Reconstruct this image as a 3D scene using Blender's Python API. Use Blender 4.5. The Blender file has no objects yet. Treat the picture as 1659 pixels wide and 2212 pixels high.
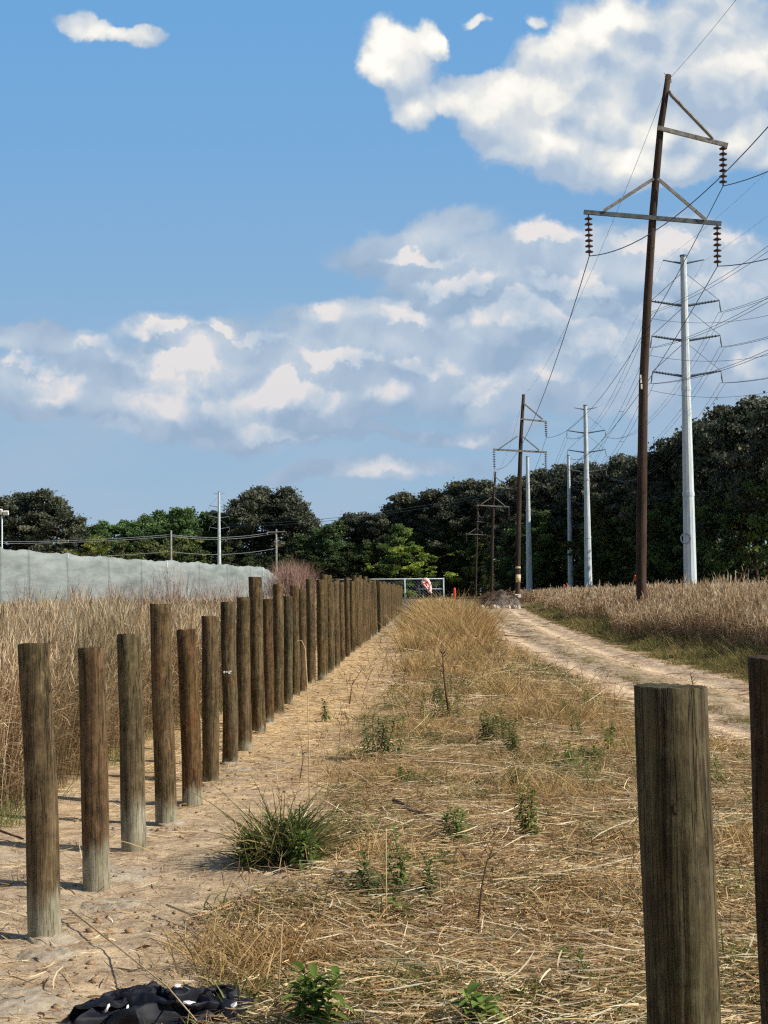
import bpy, bmesh, math, random
import numpy as np
from mathutils import Vector, Matrix

sc = bpy.context.scene
COL = sc.collection
R = math.radians
rng = np.random.default_rng(7)
random.seed(7)

# ---------------------------------------------------------------- camera
EYE = 1.70
FPX = 3197.0            # focal length for a 1659 x 2212 frame
PITCH, ROLL = R(3.08), R(0.60)
cam_d = bpy.data.cameras.new("camera")
cam = bpy.data.objects.new("camera", cam_d)
COL.objects.link(cam)
cam_d.sensor_fit = 'VERTICAL'
cam_d.sensor_height = 36.0
cam_d.lens = 36.0 * FPX / 2212.0
cam_d.clip_start = 0.05
cam_d.clip_end = 20000.0
CAM_M = Matrix.Translation((0, 0, EYE)) @ Matrix.Rotation(R(90) + PITCH, 4, 'X') @ Matrix.Rotation(-ROLL, 4, 'Z')
cam.matrix_world = CAM_M
sc.camera = cam

# ---------------------------------------------------------------- light
SUN_EL, SUN_AZ = R(37), R(72)           # azimuth measured from behind the camera towards the right
sun_dir = Vector((math.sin(SUN_AZ) * math.cos(SUN_EL), -math.cos(SUN_AZ) * math.cos(SUN_EL), math.sin(SUN_EL)))
sd = bpy.data.lights.new("sun", 'SUN')
sd.energy = 5.0
sd.angle = R(0.5)
sd.color = (1.0, 0.92, 0.81)
sun = bpy.data.objects.new("sun", sd)
COL.objects.link(sun)
sun.rotation_euler = sun_dir.to_track_quat('Z', 'Y').to_euler()

vs = sc.view_settings
vs.view_transform = 'Standard'
vs.look = 'None'
vs.exposure = 0.14
vs.gamma = 1.0

# ---------------------------------------------------------------- node shorthand
class S:
    """a socket with arithmetic"""
    def __init__(self, g, s): self.g, self.s = g, s
    def __add__(a, b): return a.g.m('ADD', a, b)
    __radd__ = __add__
    def __sub__(a, b): return a.g.m('SUBTRACT', a, b)
    def __rsub__(a, b): return a.g.m('SUBTRACT', b, a)
    def __mul__(a, b): return a.g.m('MULTIPLY', a, b)
    __rmul__ = __mul__
    def __truediv__(a, b): return a.g.m('DIVIDE', a, b)

class G:
    def __init__(self, tree): self.t = tree
    def put(self, sock, v):
        if isinstance(v, S): self.t.links.new(v.s, sock)
        elif v is not None:
            if isinstance(v, (tuple, list)) and len(v) == 3 and sock.type == 'RGBA': v = (*v, 1)
            sock.default_value = v
    def n(self, typ, **kw):
        nd = self.t.nodes.new(typ)
        for k, v in kw.items(): setattr(nd, k, v)
        return nd
    def m(self, op, a, b=None, c=None, clamp=False):
        nd = self.n('ShaderNodeMath', operation=op, use_clamp=clamp)
        self.put(nd.inputs[0], a)
        if b is not None: self.put(nd.inputs[1], b)
        if c is not None: self.put(nd.inputs[2], c)
        return S(self, nd.outputs[0])
    def v(self, op, a, b=None, scale=None):
        nd = self.n('ShaderNodeVectorMath', operation=op)
        self.put(nd.inputs[0], a)
        if b is not None: self.put(nd.inputs[1], b)
        if scale is not None: self.put(nd.inputs['Scale'], scale)
        return S(self, nd.outputs['Value' if op in ('LENGTH', 'DOT_PRODUCT', 'DISTANCE') else 'Vector'])
    def comb(self, x, y, z=0.0):
        nd = self.n('ShaderNodeCombineXYZ')
        for i, q in enumerate((x, y, z)): self.put(nd.inputs[i], q)
        return S(self, nd.outputs[0])
    def sep(self, a):
        nd = self.n('ShaderNodeSeparateXYZ'); self.put(nd.inputs[0], a)
        return [S(self, o) for o in nd.outputs]
    def noise(self, vec, scale, detail=4, rough=0.5, dist=0.0, color=False, w=None, lac=2.0):
        nd = self.n('ShaderNodeTexNoise')
        if w is not None:
            nd.noise_dimensions = '4D'; self.put(nd.inputs['W'], w)
        self.put(nd.inputs['Vector'], vec)
        nd.inputs['Scale'].default_value = scale
        nd.inputs['Detail'].default_value = detail
        nd.inputs['Roughness'].default_value = rough
        nd.inputs['Distortion'].default_value = dist
        nd.inputs['Lacunarity'].default_value = lac
        return S(self, nd.outputs[1 if color else 0])
    def voro(self, vec, scale, feature='F1', detail=0, rough=0.5, smooth=None, rand=1.0, out='Distance'):
        nd = self.n('ShaderNodeTexVoronoi', feature=feature)
        self.put(nd.inputs['Vector'], vec)
        nd.inputs['Scale'].default_value = scale
        nd.inputs['Detail'].default_value = detail
        nd.inputs['Roughness'].default_value = rough
        nd.inputs['Randomness'].default_value = rand
        if smooth is not None and feature == 'SMOOTH_F1': nd.inputs['Smoothness'].default_value = smooth
        return S(self, nd.outputs[out])
    def rng(self, v, a, b, c=0.0, d=1.0, kind='LINEAR'):
        nd = self.n('ShaderNodeMapRange', interpolation_type=kind)
        for i, q in enumerate((v, a, b, c, d)): self.put(nd.inputs[i], q)
        return S(self, nd.outputs[0])
    def mix(self, f, a, b, mode='MIX'):
        nd = self.n('ShaderNodeMix', data_type='RGBA', blend_type=mode)
        self.put(nd.inputs[0], f)
        self.put(nd.inputs[6], a); self.put(nd.inputs[7], b)
        return S(self, nd.outputs[2])
    def ramp(self, f, stops, interp='LINEAR'):
        nd = self.n('ShaderNodeValToRGB')
        cr = nd.color_ramp; cr.interpolation = interp
        while len(cr.elements) < len(stops): cr.elements.new(0.5)
        for e, (p, c) in zip(cr.elements, stops):
            e.position = p; e.color = (*c, 1) if len(c) == 3 else c
        self.put(nd.inputs[0], f)
        return S(self, nd.outputs[0])

def lin(r, g, b):
    f = lambda c: c / 255 / 12.92 if c / 255 <= 0.04045 else ((c / 255 + 0.055) / 1.055) ** 2.4
    return (f(r), f(g), f(b))

# ---------------------------------------------------------------- world: physical sky with procedural cumulus, laid out by direction
world = bpy.data.worlds.new("World")
sc.world = world
world.use_nodes = True
world.cycles.sampling_method = 'MANUAL'
world.cycles.sample_map_resolution = 512
wt = world.node_tree
wt.nodes.clear()
g = G(wt)
sky = g.n('ShaderNodeTexSky', sky_type='NISHITA')
sky.sun_disc = False
sky.sun_elevation = SUN_EL
sky.sun_rotation = math.atan2(sun_dir.x, sun_dir.y)
sky.altitude = 60
sky.air_density = 1.0
sky.dust_density = 0.7
sky.ozone_density = 2.2
SKY_K = 0.088
skycol = g.v('SCALE', S(g, sky.outputs[0]), scale=SKY_K)
tc = g.n('ShaderNodeTexCoord')
dx, dy, dz = g.sep(S(g, tc.outputs['Generated']))
ys = g.m('MAXIMUM', dy, 0.05)
u = dx / ys
v = dz / ys
P = g.comb(u, v, 0.0)
ahead = g.rng(dy, 0.35, 0.7)

def blobs(vec, lst):
    acc = None
    for (cx, cy, rx, ry, ang, amp) in lst:
        nd = g.n('ShaderNodeMapping', vector_type='TEXTURE')
        g.put(nd.inputs[0], vec)
        nd.inputs['Location'].default_value = ((cx - 829.5) / FPX, (1278 - cy) / FPX, 0)
        nd.inputs['Rotation'].default_value = (0, 0, R(ang))
        nd.inputs['Scale'].default_value = (rx / FPX, ry / FPX, 1)
        ln = g.v('LENGTH', S(g, nd.outputs[0]))
        b = g.rng(ln, 0.25, 1.45, amp, 0.0, 'SMOOTHSTEP')
        acc = b if acc is None else g.m('SMOOTH_MAX', acc, b, 0.12)
    return acc

def noise2(vec, scale, detail, rough, color=False):
    s = g.noise(vec, scale, detail, rough, color=color)
    s.s.node.noise_dimensions = '2D'
    return s

def fbm(vec, s1, s2, kb):
    a = noise2(vec, s1, 7, 0.56)
    b = g.voro(vec, s2, 'F1', 3.0, 0.55)
    b.s.node.voronoi_dimensions = '2D'
    b.s.node.normalize = True
    return (a - 0.5) * 0.8 + 0.5 + (0.34 - b) * kb

def soft(vec, s1, s2, kb):
    a = noise2(vec, s1, 2.5, 0.45)
    b = g.voro(vec, s2, 'F1', 1.2, 0.45)
    b.s.node.voronoi_dimensions = '2D'
    b.s.node.normalize = True
    return (a - 0.5) * 1.1 + 0.5 + (0.34 - b) * kb

def cloud(lst, z, s1, s2, kb, amp, lo, hi, L, delta, kl, warp, seedw):
    wn = noise2(g.v('ADD', P, (seedw, seedw, 0)), 11, 7, 0.6, color=True)
    wp = g.v('ADD', P, g.v('SCALE', g.v('SUBTRACT', wn, (0.5, 0.5, 0.5)), scale=warp))
    M = blobs(wp, lst)
    wz = g.v('ADD', wp, (z, -z, 0))
    F = fbm(wz, s1, s2, kb)
    F2 = fbm(g.v('ADD', wz, (L[0] * delta, L[1] * delta, 0)), s1, s2, kb)
    M2 = blobs(g.v('ADD', wp, (L[0] * 0.020, L[1] * 0.020, 0)), lst)
    wn2 = noise2(g.v('ADD', P, (seedw + 3, seedw, 0)), 60, 3, 0.5, color=True)
    ws = g.v('ADD', wz, g.v('SCALE', g.v('SUBTRACT', wn2, (0.5, 0.5, 0.5)), scale=0.006))
    S1 = soft(ws, s1, s2, kb)
    S2 = soft(g.v('ADD', ws, (L[0] * delta * 1.5, L[1] * delta * 1.5, 0)), s1, s2, kb)
    D = M + (F - 0.5) * amp * g.rng(M, 0.0, 0.35, 0.0, 1.0)
    alpha = g.rng(D, lo, hi, 0, 1, 'SMOOTHSTEP')
    return D, alpha, (F - F2) * (kl * 0.30) + (S1 - S2) * (kl * 0.70) + (M - M2) * 0.42, F

# lower, hazier banks
LB = [(930, 505, 150, 38, 14, .75), (1040, 590, 230, 62, 4, 1.0), (1230, 560, 170, 70, 0, 1.0), (1480, 560, 240, 80, 0, 1.0),
      (1100, 700, 250, 80, 0, 1.0), (1330, 730, 150, 70, 0, .95), (760, 670, 170, 45, 8, .85), (1620, 640, 130, 120, 0, .9),
      (420, 720, 170, 50, -6, .95), (350, 790, 170, 45, 0, .9), (90, 720, 140, 45, 0, .75), (110, 840, 190, 70, 0, .85),
      (460, 880, 290, 80, 0, .98), (760, 880, 140, 60, 15, .8), (650, 790, 190, 60, 0, .75), (1620, 800, 110, 60, 0, .7),
      (980, 935, 260, 26, 0, .62), (820, 1010, 300, 34, 4, .62), (1220, 860, 260, 60, 0, .6), (1050, 800, 260, 70, 0, .7)]
LB += [(1150, 640, 420, 130, 5, .72), (450, 830, 520, 110, 0, .72), (900, 780, 500, 130, 0, .70), (1500, 700, 300, 200, 0, .75), (900, 520, 200, 60, 10, .7)]
D1, a1, l1, F1 = cloud(LB, 3.1, 12, 19, 0.85, 0.95, 0.12, 0.52, (-0.30, 0.95), 0.0075, 2.9, 0.046, 11.0)
# big bright cumulus
LA = [(850, 112, 72, 82, 0, .95), (955, 76, 46, 56, 0, .85), (905, 125, 70, 75, 0, .85), (905, 196, 72, 70, 20, .9), (1000, 185, 95, 50, 10, .85), (1110, 250, 100, 78, -30, .95),
      (1215, 310, 130, 75, -15, .95), (1330, 330, 150, 75, 0, .95), (1120, 190, 90, 60, 0, .8), (1230, 150, 150, 90, 20, 1.0), (1330, 50, 130, 100, 0, 1.0), (1400, 220, 190, 120, 0, 1.0), (1560, 110, 230, 180, 0, 1.05),
      (1600, 290, 190, 80, 0, .95), (1430, 350, 190, 55, 0, .9), (1062, 26, 30, 16, 0, .5), (1180, 42, 30, 26, 0, .6),
      (185, 38, 68, 34, -12, .95), (280, 62, 80, 24, -6, .85)]
D2, a2, l2, F2_ = cloud(LA, 8.7, 14, 21, 0.85, 0.85, 0.20, 0.58, (-0.30, 0.95), 0.0095, 1.9, 0.042, 4.0)

skyB = g.mix(g.rng(v, 0.42, 0.0, 0.0, 1.0, 'SMOOTHSTEP'), lin(107, 161, 211), lin(150, 179, 203))
skyC = g.mix(g.m('MULTIPLY', ahead, 0.97), skycol, skyB)
# faint streaky veil low in the sky
veil = noise2(g.comb(u, v * 2.6), 6, 5, 0.6)
vmask = g.rng(v, 0.215, 0.10, 0, 1, 'SMOOTHSTEP')
veil_a = g.rng(veil, 0.30, 0.70, 0, 1, 'SMOOTHSTEP') * vmask * ahead * 0.55
base = g.mix(veil_a, skyC, lin(163, 181, 202))
big = noise2(g.v('ADD', P, (2.3, 7.1, 0)), 9, 3, 0.5)
HB = [(1190, 515, 75, 26, 0, 1), (1440, 530, 90, 30, 0, 1), (1600, 500, 60, 30, 0, .9), (900, 540, 90, 14, 8, .8), (1140, 700, 160, 45, -4, 1), (1290, 740, 90, 50, 0, 1),
      (350, 695, 75, 20, -4, 1), (485, 718, 50, 18, -10, 1), (370, 775, 110, 34, 0, .9), (430, 880, 130, 70, 0, 1), (620, 850, 90, 40, 0, .95), (120, 830, 80, 40, 0, .7),
      (690, 640, 70, 26, 0, .7), (740, 765, 80, 22, 0, .7), (830, 870, 50, 40, 30, .7), (60, 780, 60, 16, 0, .7), (1640, 790, 50, 50, 0, .8), (950, 935, 130, 18, 0, .6), (840, 1005, 130, 22, 0, .6), (1520, 620, 120, 50, 0, .7)]
HB = [(a, b_, c_ * 1.2, d_ * 1.25, e_, f_) for a, b_, c_, d_, e_, f_ in HB] + [(1000, 600, 120, 36, 0, .8), (1250, 620, 110, 36, 0, .75), (880, 655, 90, 28, 0, .7), (1050, 830, 120, 36, 0, .65),
      (570, 750, 80, 26, 0, .7), (220, 745, 80, 22, 0, .7), (570, 925, 100, 34, 0, .8), (290, 925, 110, 30, 0, .7), (900, 780, 80, 30, 0, .65), (1400, 655, 100, 40, 0, .8), (1240, 815, 90, 30, 0, .6), (700, 930, 80, 26, 0, .6)]
wn1 = noise2(g.v('ADD', P, (1.7, 9.2, 0)), 16, 6, 0.6, color=True)
hp1 = g.v('ADD', P, g.v('SCALE', g.v('SUBTRACT', wn1, (0.5, 0.5, 0.5)), scale=0.060))
H1 = blobs(hp1, HB)
H2 = blobs(g.v('ADD', hp1, (-0.004, 0.012, 0)), HB)
Hn = H1 + (F1 - 0.5) * 1.1
s1 = g.m('ADD', l1 * (H1 * 0.65 + 0.45) + g.rng(D1, 0.4, 1.3, 0.24, 0.36) + H1 * 0.06 + g.rng(Hn, 0.28, 0.78, 0.0, 1.0, 'SMOOTHSTEP') * g.rng(H1 - H2, -0.28, 0.42, 0.0, 0.44, 'SMOOTHSTEP') + (big - 0.5) * 0.3, 0.0, clamp=True)
hz = g.rng(v, 0.02, 0.2)
colB = g.ramp(s1, [(0.0, lin(146, 169, 194)), (0.30, lin(166, 184, 204)), (0.52, lin(182, 196, 211)), (0.75, lin(203, 208, 215)), (1.0, lin(226, 221, 219))])
colB = g.mix(hz, g.mix(0.35, colB, lin(155, 172, 194)), colB)
aB = a1 * ahead * 0.95
s2 = g.m('ADD', l2 + g.rng(D2, 0.25, 1.2, 0.16, 0.52) + g.rng(v, 0.275, 0.37, -0.26, 0.10) + (big - 0.5) * 1.3, 0.0, clamp=True)
colA = g.ramp(s2, [(0.0, lin(163, 182, 204)), (0.25, lin(184, 197, 211)), (0.5, lin(208, 213, 217)), (0.75, lin(234, 233, 227)), (1.0, lin(250, 247, 239))])
aA = a2 * ahead

def back(col):
    nd = g.n('ShaderNodeBackground'); g.put(nd.inputs[0], col); return nd.outputs[0]
def mixs(f, a, b):
    nd = g.n('ShaderNodeMixShader'); g.put(nd.inputs[0], f)
    wt.links.new(a, nd.inputs[1]); wt.links.new(b, nd.inputs[2]); return nd.outputs[0]
# cheap gates keep the cloud layers from being evaluated where the sky has none
low = mixs(aB, back(base), back(colB))
top = mixs(aA, back(skyC), back(colA))
mid = mixs(aA, low, back(colA))
both = mixs(g.m('GREATER_THAN', v, 0.245), low, mixs(g.m('GREATER_THAN', v, 0.305), mid, top))
inner = g.m('MULTIPLY', g.m('GREATER_THAN', dy, 0.35), g.m('LESS_THAN', g.m('ABSOLUTE', v), 0.6))
out = mixs(inner, back(skycol), both)
wo = g.n('ShaderNodeOutputWorld')
wt.links.new(out, wo.inputs[0])
cy = sc.cycles
cy.use_adaptive_sampling = True
cy.adaptive_threshold = 0.02
cy.adaptive_min_samples = 12
cy.max_bounces = 5
cy.diffuse_bounces = 3
cy.glossy_bounces = 2
cy.transmission_bounces = 3
cy.transparent_max_bounces = 8
cy.sample_clamp_indirect = 6.0
cy.use_denoising = False
cy.filter_width = 1.25

# ---------------------------------------------------------------- geometry helpers
from mathutils import noise as mn
CR = CAM_M.to_3x3()
def at(px, py, Y):
    """world point on the vertical plane y = Y seen in that direction"""
    d = CR @ Vector(((px - 829.5) / FPX, -(py - 1106) / FPX, -1))
    k = Y / d.y
    return Vector((d.x * k, Y, EYE + d.z * k))
def gnd(px, py):
    d = CR @ Vector(((px - 829.5) / FPX, -(py - 1106) / FPX, -1))
    k = -EYE / d.z
    return Vector((d.x * k, d.y * k, 0))

class MB:
    def __init__(self): self.v, self.f = [], []
    def add(self, vs, fs):
        o = len(self.v); self.v += [tuple(p) for p in vs]; self.f += [tuple(i + o for i in q) for q in fs]; return self
    def tube(self, pts, rad, seg=8, cap=True, wob=0.0):
        pts = [Vector(p) for p in pts]; n = len(pts)
        if not hasattr(rad, '__len__'): rad = [rad] * n
        rings = []; up = None
        for i, p in enumerate(pts):
            t = (pts[min(i + 1, n - 1)] - pts[max(i - 1, 0)]).normalized()
            if up is None: up = Vector((0, 0, 1)) if abs(t.z) < 0.9 else Vector((1, 0, 0))
            a = t.cross(up).normalized(); b = a.cross(t).normalized(); up = b
            for k in range(seg):
                w = 2 * math.pi * k / seg
                r = rad[i] * (1 + (random.uniform(-wob, wob) if wob else 0))
                rings.append(p + (a * math.cos(w) + b * math.sin(w)) * r)
        fs = [(i * seg + k, i * seg + (k + 1) % seg, (i + 1) * seg + (k + 1) % seg, (i + 1) * seg + k) for i in range(n - 1) for k in range(seg)]
        if cap:
            fs.append(tuple(range(seg))[::-1]); fs.append(tuple((n - 1) * seg + k for k in range(seg)))
        return self.add(rings, fs)
    def box(self, c, s, rot=None):
        c = Vector(c); vs = []
        for x in (-.5, .5):
            for y in (-.5, .5):
                for z in (-.5, .5):
                    p = Vector((x * s[0], y * s[1], z * s[2]))
                    if rot: p = rot @ p
                    vs.append(c + p)
        return self.add(vs, [(0, 1, 3, 2), (4, 6, 7, 5), (0, 4, 5, 1), (2, 3, 7, 6), (0, 2, 6, 4), (1, 5, 7, 3)])
    def beam(self, a, b, w, h):
        a, b = Vector(a), Vector(b); t = (b - a); L = t.length; t.normalize()
        s = Vector((0, 1, 0)); n = t.cross(s).normalized(); s = n.cross(t).normalized()
        M = Matrix((t, s, n)).transposed()
        return self.box((a + b) / 2, (L, w, h), M)
    def lathe(self, c, prof, seg=10):
        c = Vector(c); n = len(prof)
        vs = [c + Vector((math.cos(2 * math.pi * k / seg) * r, math.sin(2 * math.pi * k / seg) * r, z)) for r, z in prof for k in range(seg)]
        return self.add(vs, [(i * seg + k, i * seg + (k + 1) % seg, (i + 1) * seg + (k + 1) % seg, (i + 1) * seg + k) for i in range(n - 1) for k in range(seg)])
    def mesh(self, name, mat, smooth=False):
        me = bpy.data.meshes.new(name)
        me.from_pydata(self.v, [], self.f)
        me.materials.append(mat)
        if smooth: me.polygons.foreach_set('use_smooth', [True] * len(me.polygons))
        me.update(); return me
    def build(self, name, mat, parent=None, smooth=False, loc=None):
        return link(name, self.mesh(name, mat, smooth), parent, loc)

def link(name, me, parent=None, loc=None):
    o = bpy.data.objects.new(name, me); COL.objects.link(o)
    if parent is not None: o.parent = parent
    if loc is not None: o.location = loc
    return o
def tag(o, label=None, cat=None, group=None, kind=None):
    if label: o['label'] = label
    if cat: o['category'] = cat
    if group: o['group'] = group
    if kind: o['kind'] = kind
    return o
def thing(name, loc, label, cat, group=None, rz=0.0):
    o = bpy.data.objects.new(name, None); COL.objects.link(o)
    o.location = loc; o.rotation_euler = (0, 0, rz); o.empty_display_size = 0.2
    return tag(o, label, cat, group)
def dup(root, loc, label=None, group=None, rz=None, scale=None):
    r = root.copy(); COL.objects.link(r); r.location = loc
    if rz is not None: r.rotation_euler = (0, 0, rz)
    if scale is not None: r.scale = scale
    if label: r['label'] = label
    if group: r['group'] = group
    for ch in list(root.children):
        c = ch.copy(); COL.objects.link(c); c.parent = r
        for s_ in list(ch.children):
            d = s_.copy(); COL.objects.link(d); d.parent = c
    return r

def quads(name, V, F, mat, attrs=None, smooth=False):
    """large mesh from numpy arrays: V (n,3), F (m,4), attrs {name: (n,)}"""
    me = bpy.data.meshes.new(name)
    me.vertices.add(len(V)); me.vertices.foreach_set('co', np.ascontiguousarray(V, dtype=np.float32).ravel())
    m = len(F)
    me.loops.add(m * 4); me.loops.foreach_set('vertex_index', np.ascontiguousarray(F, dtype=np.int32).ravel())
    me.polygons.add(m); me.polygons.foreach_set('loop_start', np.arange(0, m * 4, 4, dtype=np.int32))
    if smooth: me.polygons.foreach_set('use_smooth', np.ones(m, dtype=bool))
    for k, a in (attrs or {}).items():
        at_ = me.attributes.new(k, 'FLOAT', 'POINT'); at_.data.foreach_set('value', np.ascontiguousarray(a, dtype=np.float32))
    me.materials.append(mat)
    me.update(calc_edges=True)
    return me

def blades(base, direc, L, W, bend, seg=2, side=None, taper=0.15, rnd=None, vary=None):
    """strips: base (n,3), direc (n,3) unit, L,W (n,), bend (n,3) displacement at the tip -> V, F, rnd, t"""
    n = len(base)
    if side is None:
        h = rng.normal(size=(n, 3)); h[:, 2] *= 0.3
        side = np.cross(direc, h); side /= np.linalg.norm(side, axis=1, keepdims=True) + 1e-9
    t = np.linspace(0, 1, seg + 1)
    P_ = base[:, None, :] + direc[:, None, :] * (L[:, None] * t[None])[:, :, None] + bend[:, None, :] * (t ** 2)[None, :, None]
    wd = np.sin(np.clip(t * 0.85 + 0.15, 0, 1) * np.pi) * (1 - taper) + taper
    wd[-1] = taper * 0.5
    half = side[:, None, :] * (W[:, None] * wd[None] * 0.5)[:, :, None]
    V = np.stack([P_ - half, P_ + half], axis=2).reshape(n, (seg + 1) * 2, 3)
    o = (np.arange(n) * (seg + 1) * 2)[:, None, None]
    q = np.array([[2 * k, 2 * k + 1, 2 * k + 3, 2 * k + 2] for k in range(seg)])[None]
    F = (q + o).reshape(-1, 4)
    if rnd is None: rnd = rng.random(n)
    A = np.repeat(rnd, (seg + 1) * 2)
    T = np.tile(np.repeat(t, 2), n)
    return V.reshape(-1, 3), F, A, T
def merge(parts):
    Vs, Fs, As, Ts = [], [], [], []; o = 0
    for V, F, A, T in parts:
        Vs.append(V); Fs.append(F + o); As.append(A); Ts.append(T); o += len(V)
    return np.concatenate(Vs), np.concatenate(Fs), np.concatenate(As), np.concatenate(Ts)
def unit(a): return a / (np.linalg.norm(a, axis=-1, keepdims=True) + 1e-9)

# ---------------------------------------------------------------- materials
def mat(name, rough=0.9):
    m = bpy.data.materials.new(name); m.use_nodes = True
    t = m.node_tree; gg = G(t); b = t.nodes['Principled BSDF']
    b.inputs['Roughness'].default_value = rough
    b.inputs['Specular IOR Level'].default_value = 0.25
    return m, gg, b
def bump(gg, b, h, strength, dist=0.02):
    nd = gg.n('ShaderNodeBump'); nd.inputs['Strength'].default_value = strength; nd.inputs['Distance'].default_value = dist
    gg.put(nd.inputs['Height'], h); gg.t.links.new(nd.outputs[0], b.inputs['Normal'])
def objco(gg): return S(gg, gg.n('ShaderNodeTexCoord').outputs['Object'])
def attr(gg, name): return S(gg, gg.n('ShaderNodeAttribute', attribute_name=name).outputs['Fac'])
def sc3(gg, v, x, y, z): return gg.v('MULTIPLY', v, (x, y, z))

def blade_mat(name, stops, tbase=0.6, trans=0.3, patch=None):
    m, gg, b = mat(name, 0.75)
    r_ = attr(gg, 'rnd'); t_ = attr(gg, 'tt')
    col = gg.ramp(r_, stops)
    pos = S(gg, gg.n('ShaderNodeNewGeometry').outputs['Position'])
    if patch:
        n_ = gg.noise(pos, patch[0], 3, 0.6)
        col = gg.mix(gg.rng(n_, 0.42, 0.62, 0, patch[2]), col, patch[1])
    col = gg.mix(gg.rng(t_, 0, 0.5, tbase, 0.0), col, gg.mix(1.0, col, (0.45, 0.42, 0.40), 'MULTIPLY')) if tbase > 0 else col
    gg.put(b.inputs['Base Color'], col)
    if trans > 0:
        tr = gg.n('ShaderNodeBsdfTranslucent'); gg.put(tr.inputs[0], col)
        mx = gg.n('ShaderNodeMixShader'); mx.inputs[0].default_value = trans
        gg.t.links.new(b.outputs[0], mx.inputs[1]); gg.t.links.new(tr.outputs[0], mx.inputs[2])
        gg.t.links.new(mx.outputs[0], gg.t.nodes['Material Output'].inputs[0])
    return m

M = {}
# round timber posts: vertical grain, cracks, olive weathering, pale cement on the foot
def post_mat(name, near=False):
    m, gg, b = mat(name, 0.88)
    o = objco(gg); oi = gg.n('ShaderNodeObjectInfo')
    rnd = S(gg, oi.outputs['Random']); tint = S(gg, oi.outputs['Color'])
    off = gg.v('SCALE', gg.comb(rnd, rnd * 3.1, rnd * 7.7), scale=37.0)
    p = gg.v('ADD', o, off)
    grain = gg.noise(sc3(gg, p, 26, 26, 1.3), 1.0, 6, 0.65, 0.4)
    fine = gg.noise(sc3(gg, p, 95, 95, 3.0), 1.0, 4, 0.7)
    patch = gg.noise(sc3(gg, p, 5, 5, 2.2), 1.0, 5, 0.6)
    col = gg.ramp(grain, [(0.28, lin(46, 37, 26)), (0.45, lin(84, 69, 49)), (0.6, lin(104, 88, 64)), (0.75, lin(136, 118, 90))])
    col = gg.mix(gg.rng(patch, 0.42, 0.62), col, gg.mix(1.0, col, (0.62, 0.72, 0.62), 'MULTIPLY'))
    red = gg.noise(sc3(gg, p, 4, 4, 3), 1.3, 3, 0.6)
    col = gg.mix(gg.rng(red, 0.58, 0.72, 0, 0.6), col, gg.mix(1.0, col, (1.1, 0.62, 0.42), 'MULTIPLY'))
    mot = gg.noise(sc3(gg, p, 22, 22, 14), 1.0, 6, 0.7)
    col = gg.mix(gg.rng(mot, 0.50, 0.66, 0, 0.55), col, lin(128, 112, 86))
    col = gg.mix(gg.rng(mot, 0.46, 0.34, 0, 0.65), col, lin(48, 40, 29))
    col = gg.mix(gg.rng(fine, 0.60, 0.75, 0, 0.5), col, lin(176, 160, 128))
    crack = gg.noise(sc3(gg, p, 40, 40, 0.9), 1.0, 3, 0.5)
    ck = gg.m('SUBTRACT', 1.0, gg.rng(gg.m('ABSOLUTE', crack - 0.5), 0.0, 0.018), clamp=True)
    col = gg.mix(ck * (0.35 if near else 0.7), col, lin(38, 30, 22))
    col = gg.mix(1.0, col, tint, 'MULTIPLY')
    col = gg.mix(0.10, col, gg.mix(1.0, col, (0.88, 1.0, 1.16), 'MULTIPLY'))
    z = gg.sep(o)[2]
    edge = gg.noise(sc3(gg, p, 14, 14, 3), 1.0, 4, 0.6)
    alpha = S(gg, oi.outputs['Alpha'])
    cem = gg.rng(z + (edge - 0.5) * 0.42 + (mot - 0.5) * 0.12, alpha - 0.05, alpha + 0.05, 1.0, 0.0)
    cemc = gg.ramp(gg.noise(sc3(gg, p, 12, 12, 5), 1.0, 6, 0.7), [(0.3, lin(104, 98, 78)), (0.5, lin(146, 142, 120)), (0.7, lin(178, 174, 154))])
    col = gg.mix(cem * 0.85, col, cemc)
    gg.put(b.inputs['Base Color'], col)
    bump(gg, b, grain * 0.8 + fine * 0.35 + mot * 0.5 - ck * 1.0, 0.9, 0.008)
    return m
M['post'] = post_mat('weathered_post_wood')

def simple(name, c1, c2, scale=(8, 8, 8), rough=0.85, bumpk=0.3, dist=0.01, metal=0.0, detail=5):
    m, gg, b = mat(name, rough); o = objco(gg)
    n_ = gg.noise(sc3(gg, o, *scale), 1.0, detail, 0.62)
    gg.put(b.inputs['Base Color'], gg.ramp(n_, [(0.3, c1), (0.7, c2)]))
    b.inputs['Metallic'].default_value = metal
    if bumpk: bump(gg, b, n_, bumpk, dist)
    return m
M['polewood'] = simple('creosoted_pole_wood', lin(34, 27, 24), lin(88, 71, 59), (3, 3, 0.25), 0.9, 0.5, 0.03)
M['armwood'] = simple('grey_weathered_timber', lin(104, 102, 96), lin(164, 160, 150), (5, 5, 5), 0.9, 0.3)
M['armdark'] = simple('dark_grey_timber', lin(70, 80, 84), lin(112, 120, 120), (5, 5, 5), 0.9, 0.3)
M['galv'] = simple('galvanised_steel', lin(168, 182, 186), lin(214, 224, 226), (4, 4, 0.5), 0.55, 0.15, 0.01)
M['galvdark'] = simple('dull_steel_fittings', lin(78, 92, 104), lin(112, 126, 136), (6, 6, 6), 0.6, 0)
M['insul'] = simple('brown_glazed_porcelain', lin(58, 46, 44), lin(92, 70, 66), (9, 9, 9), 0.35, 0)
M['wire'] = simple('dark_aluminium_wire', lin(58, 72, 88), lin(84, 98, 112), (1, 1, 1), 0.6, 0)
M['wirepale'] = simple('pale_wire', lin(140, 148, 150), lin(180, 186, 186), (1, 1, 1), 0.6, 0)
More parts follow.
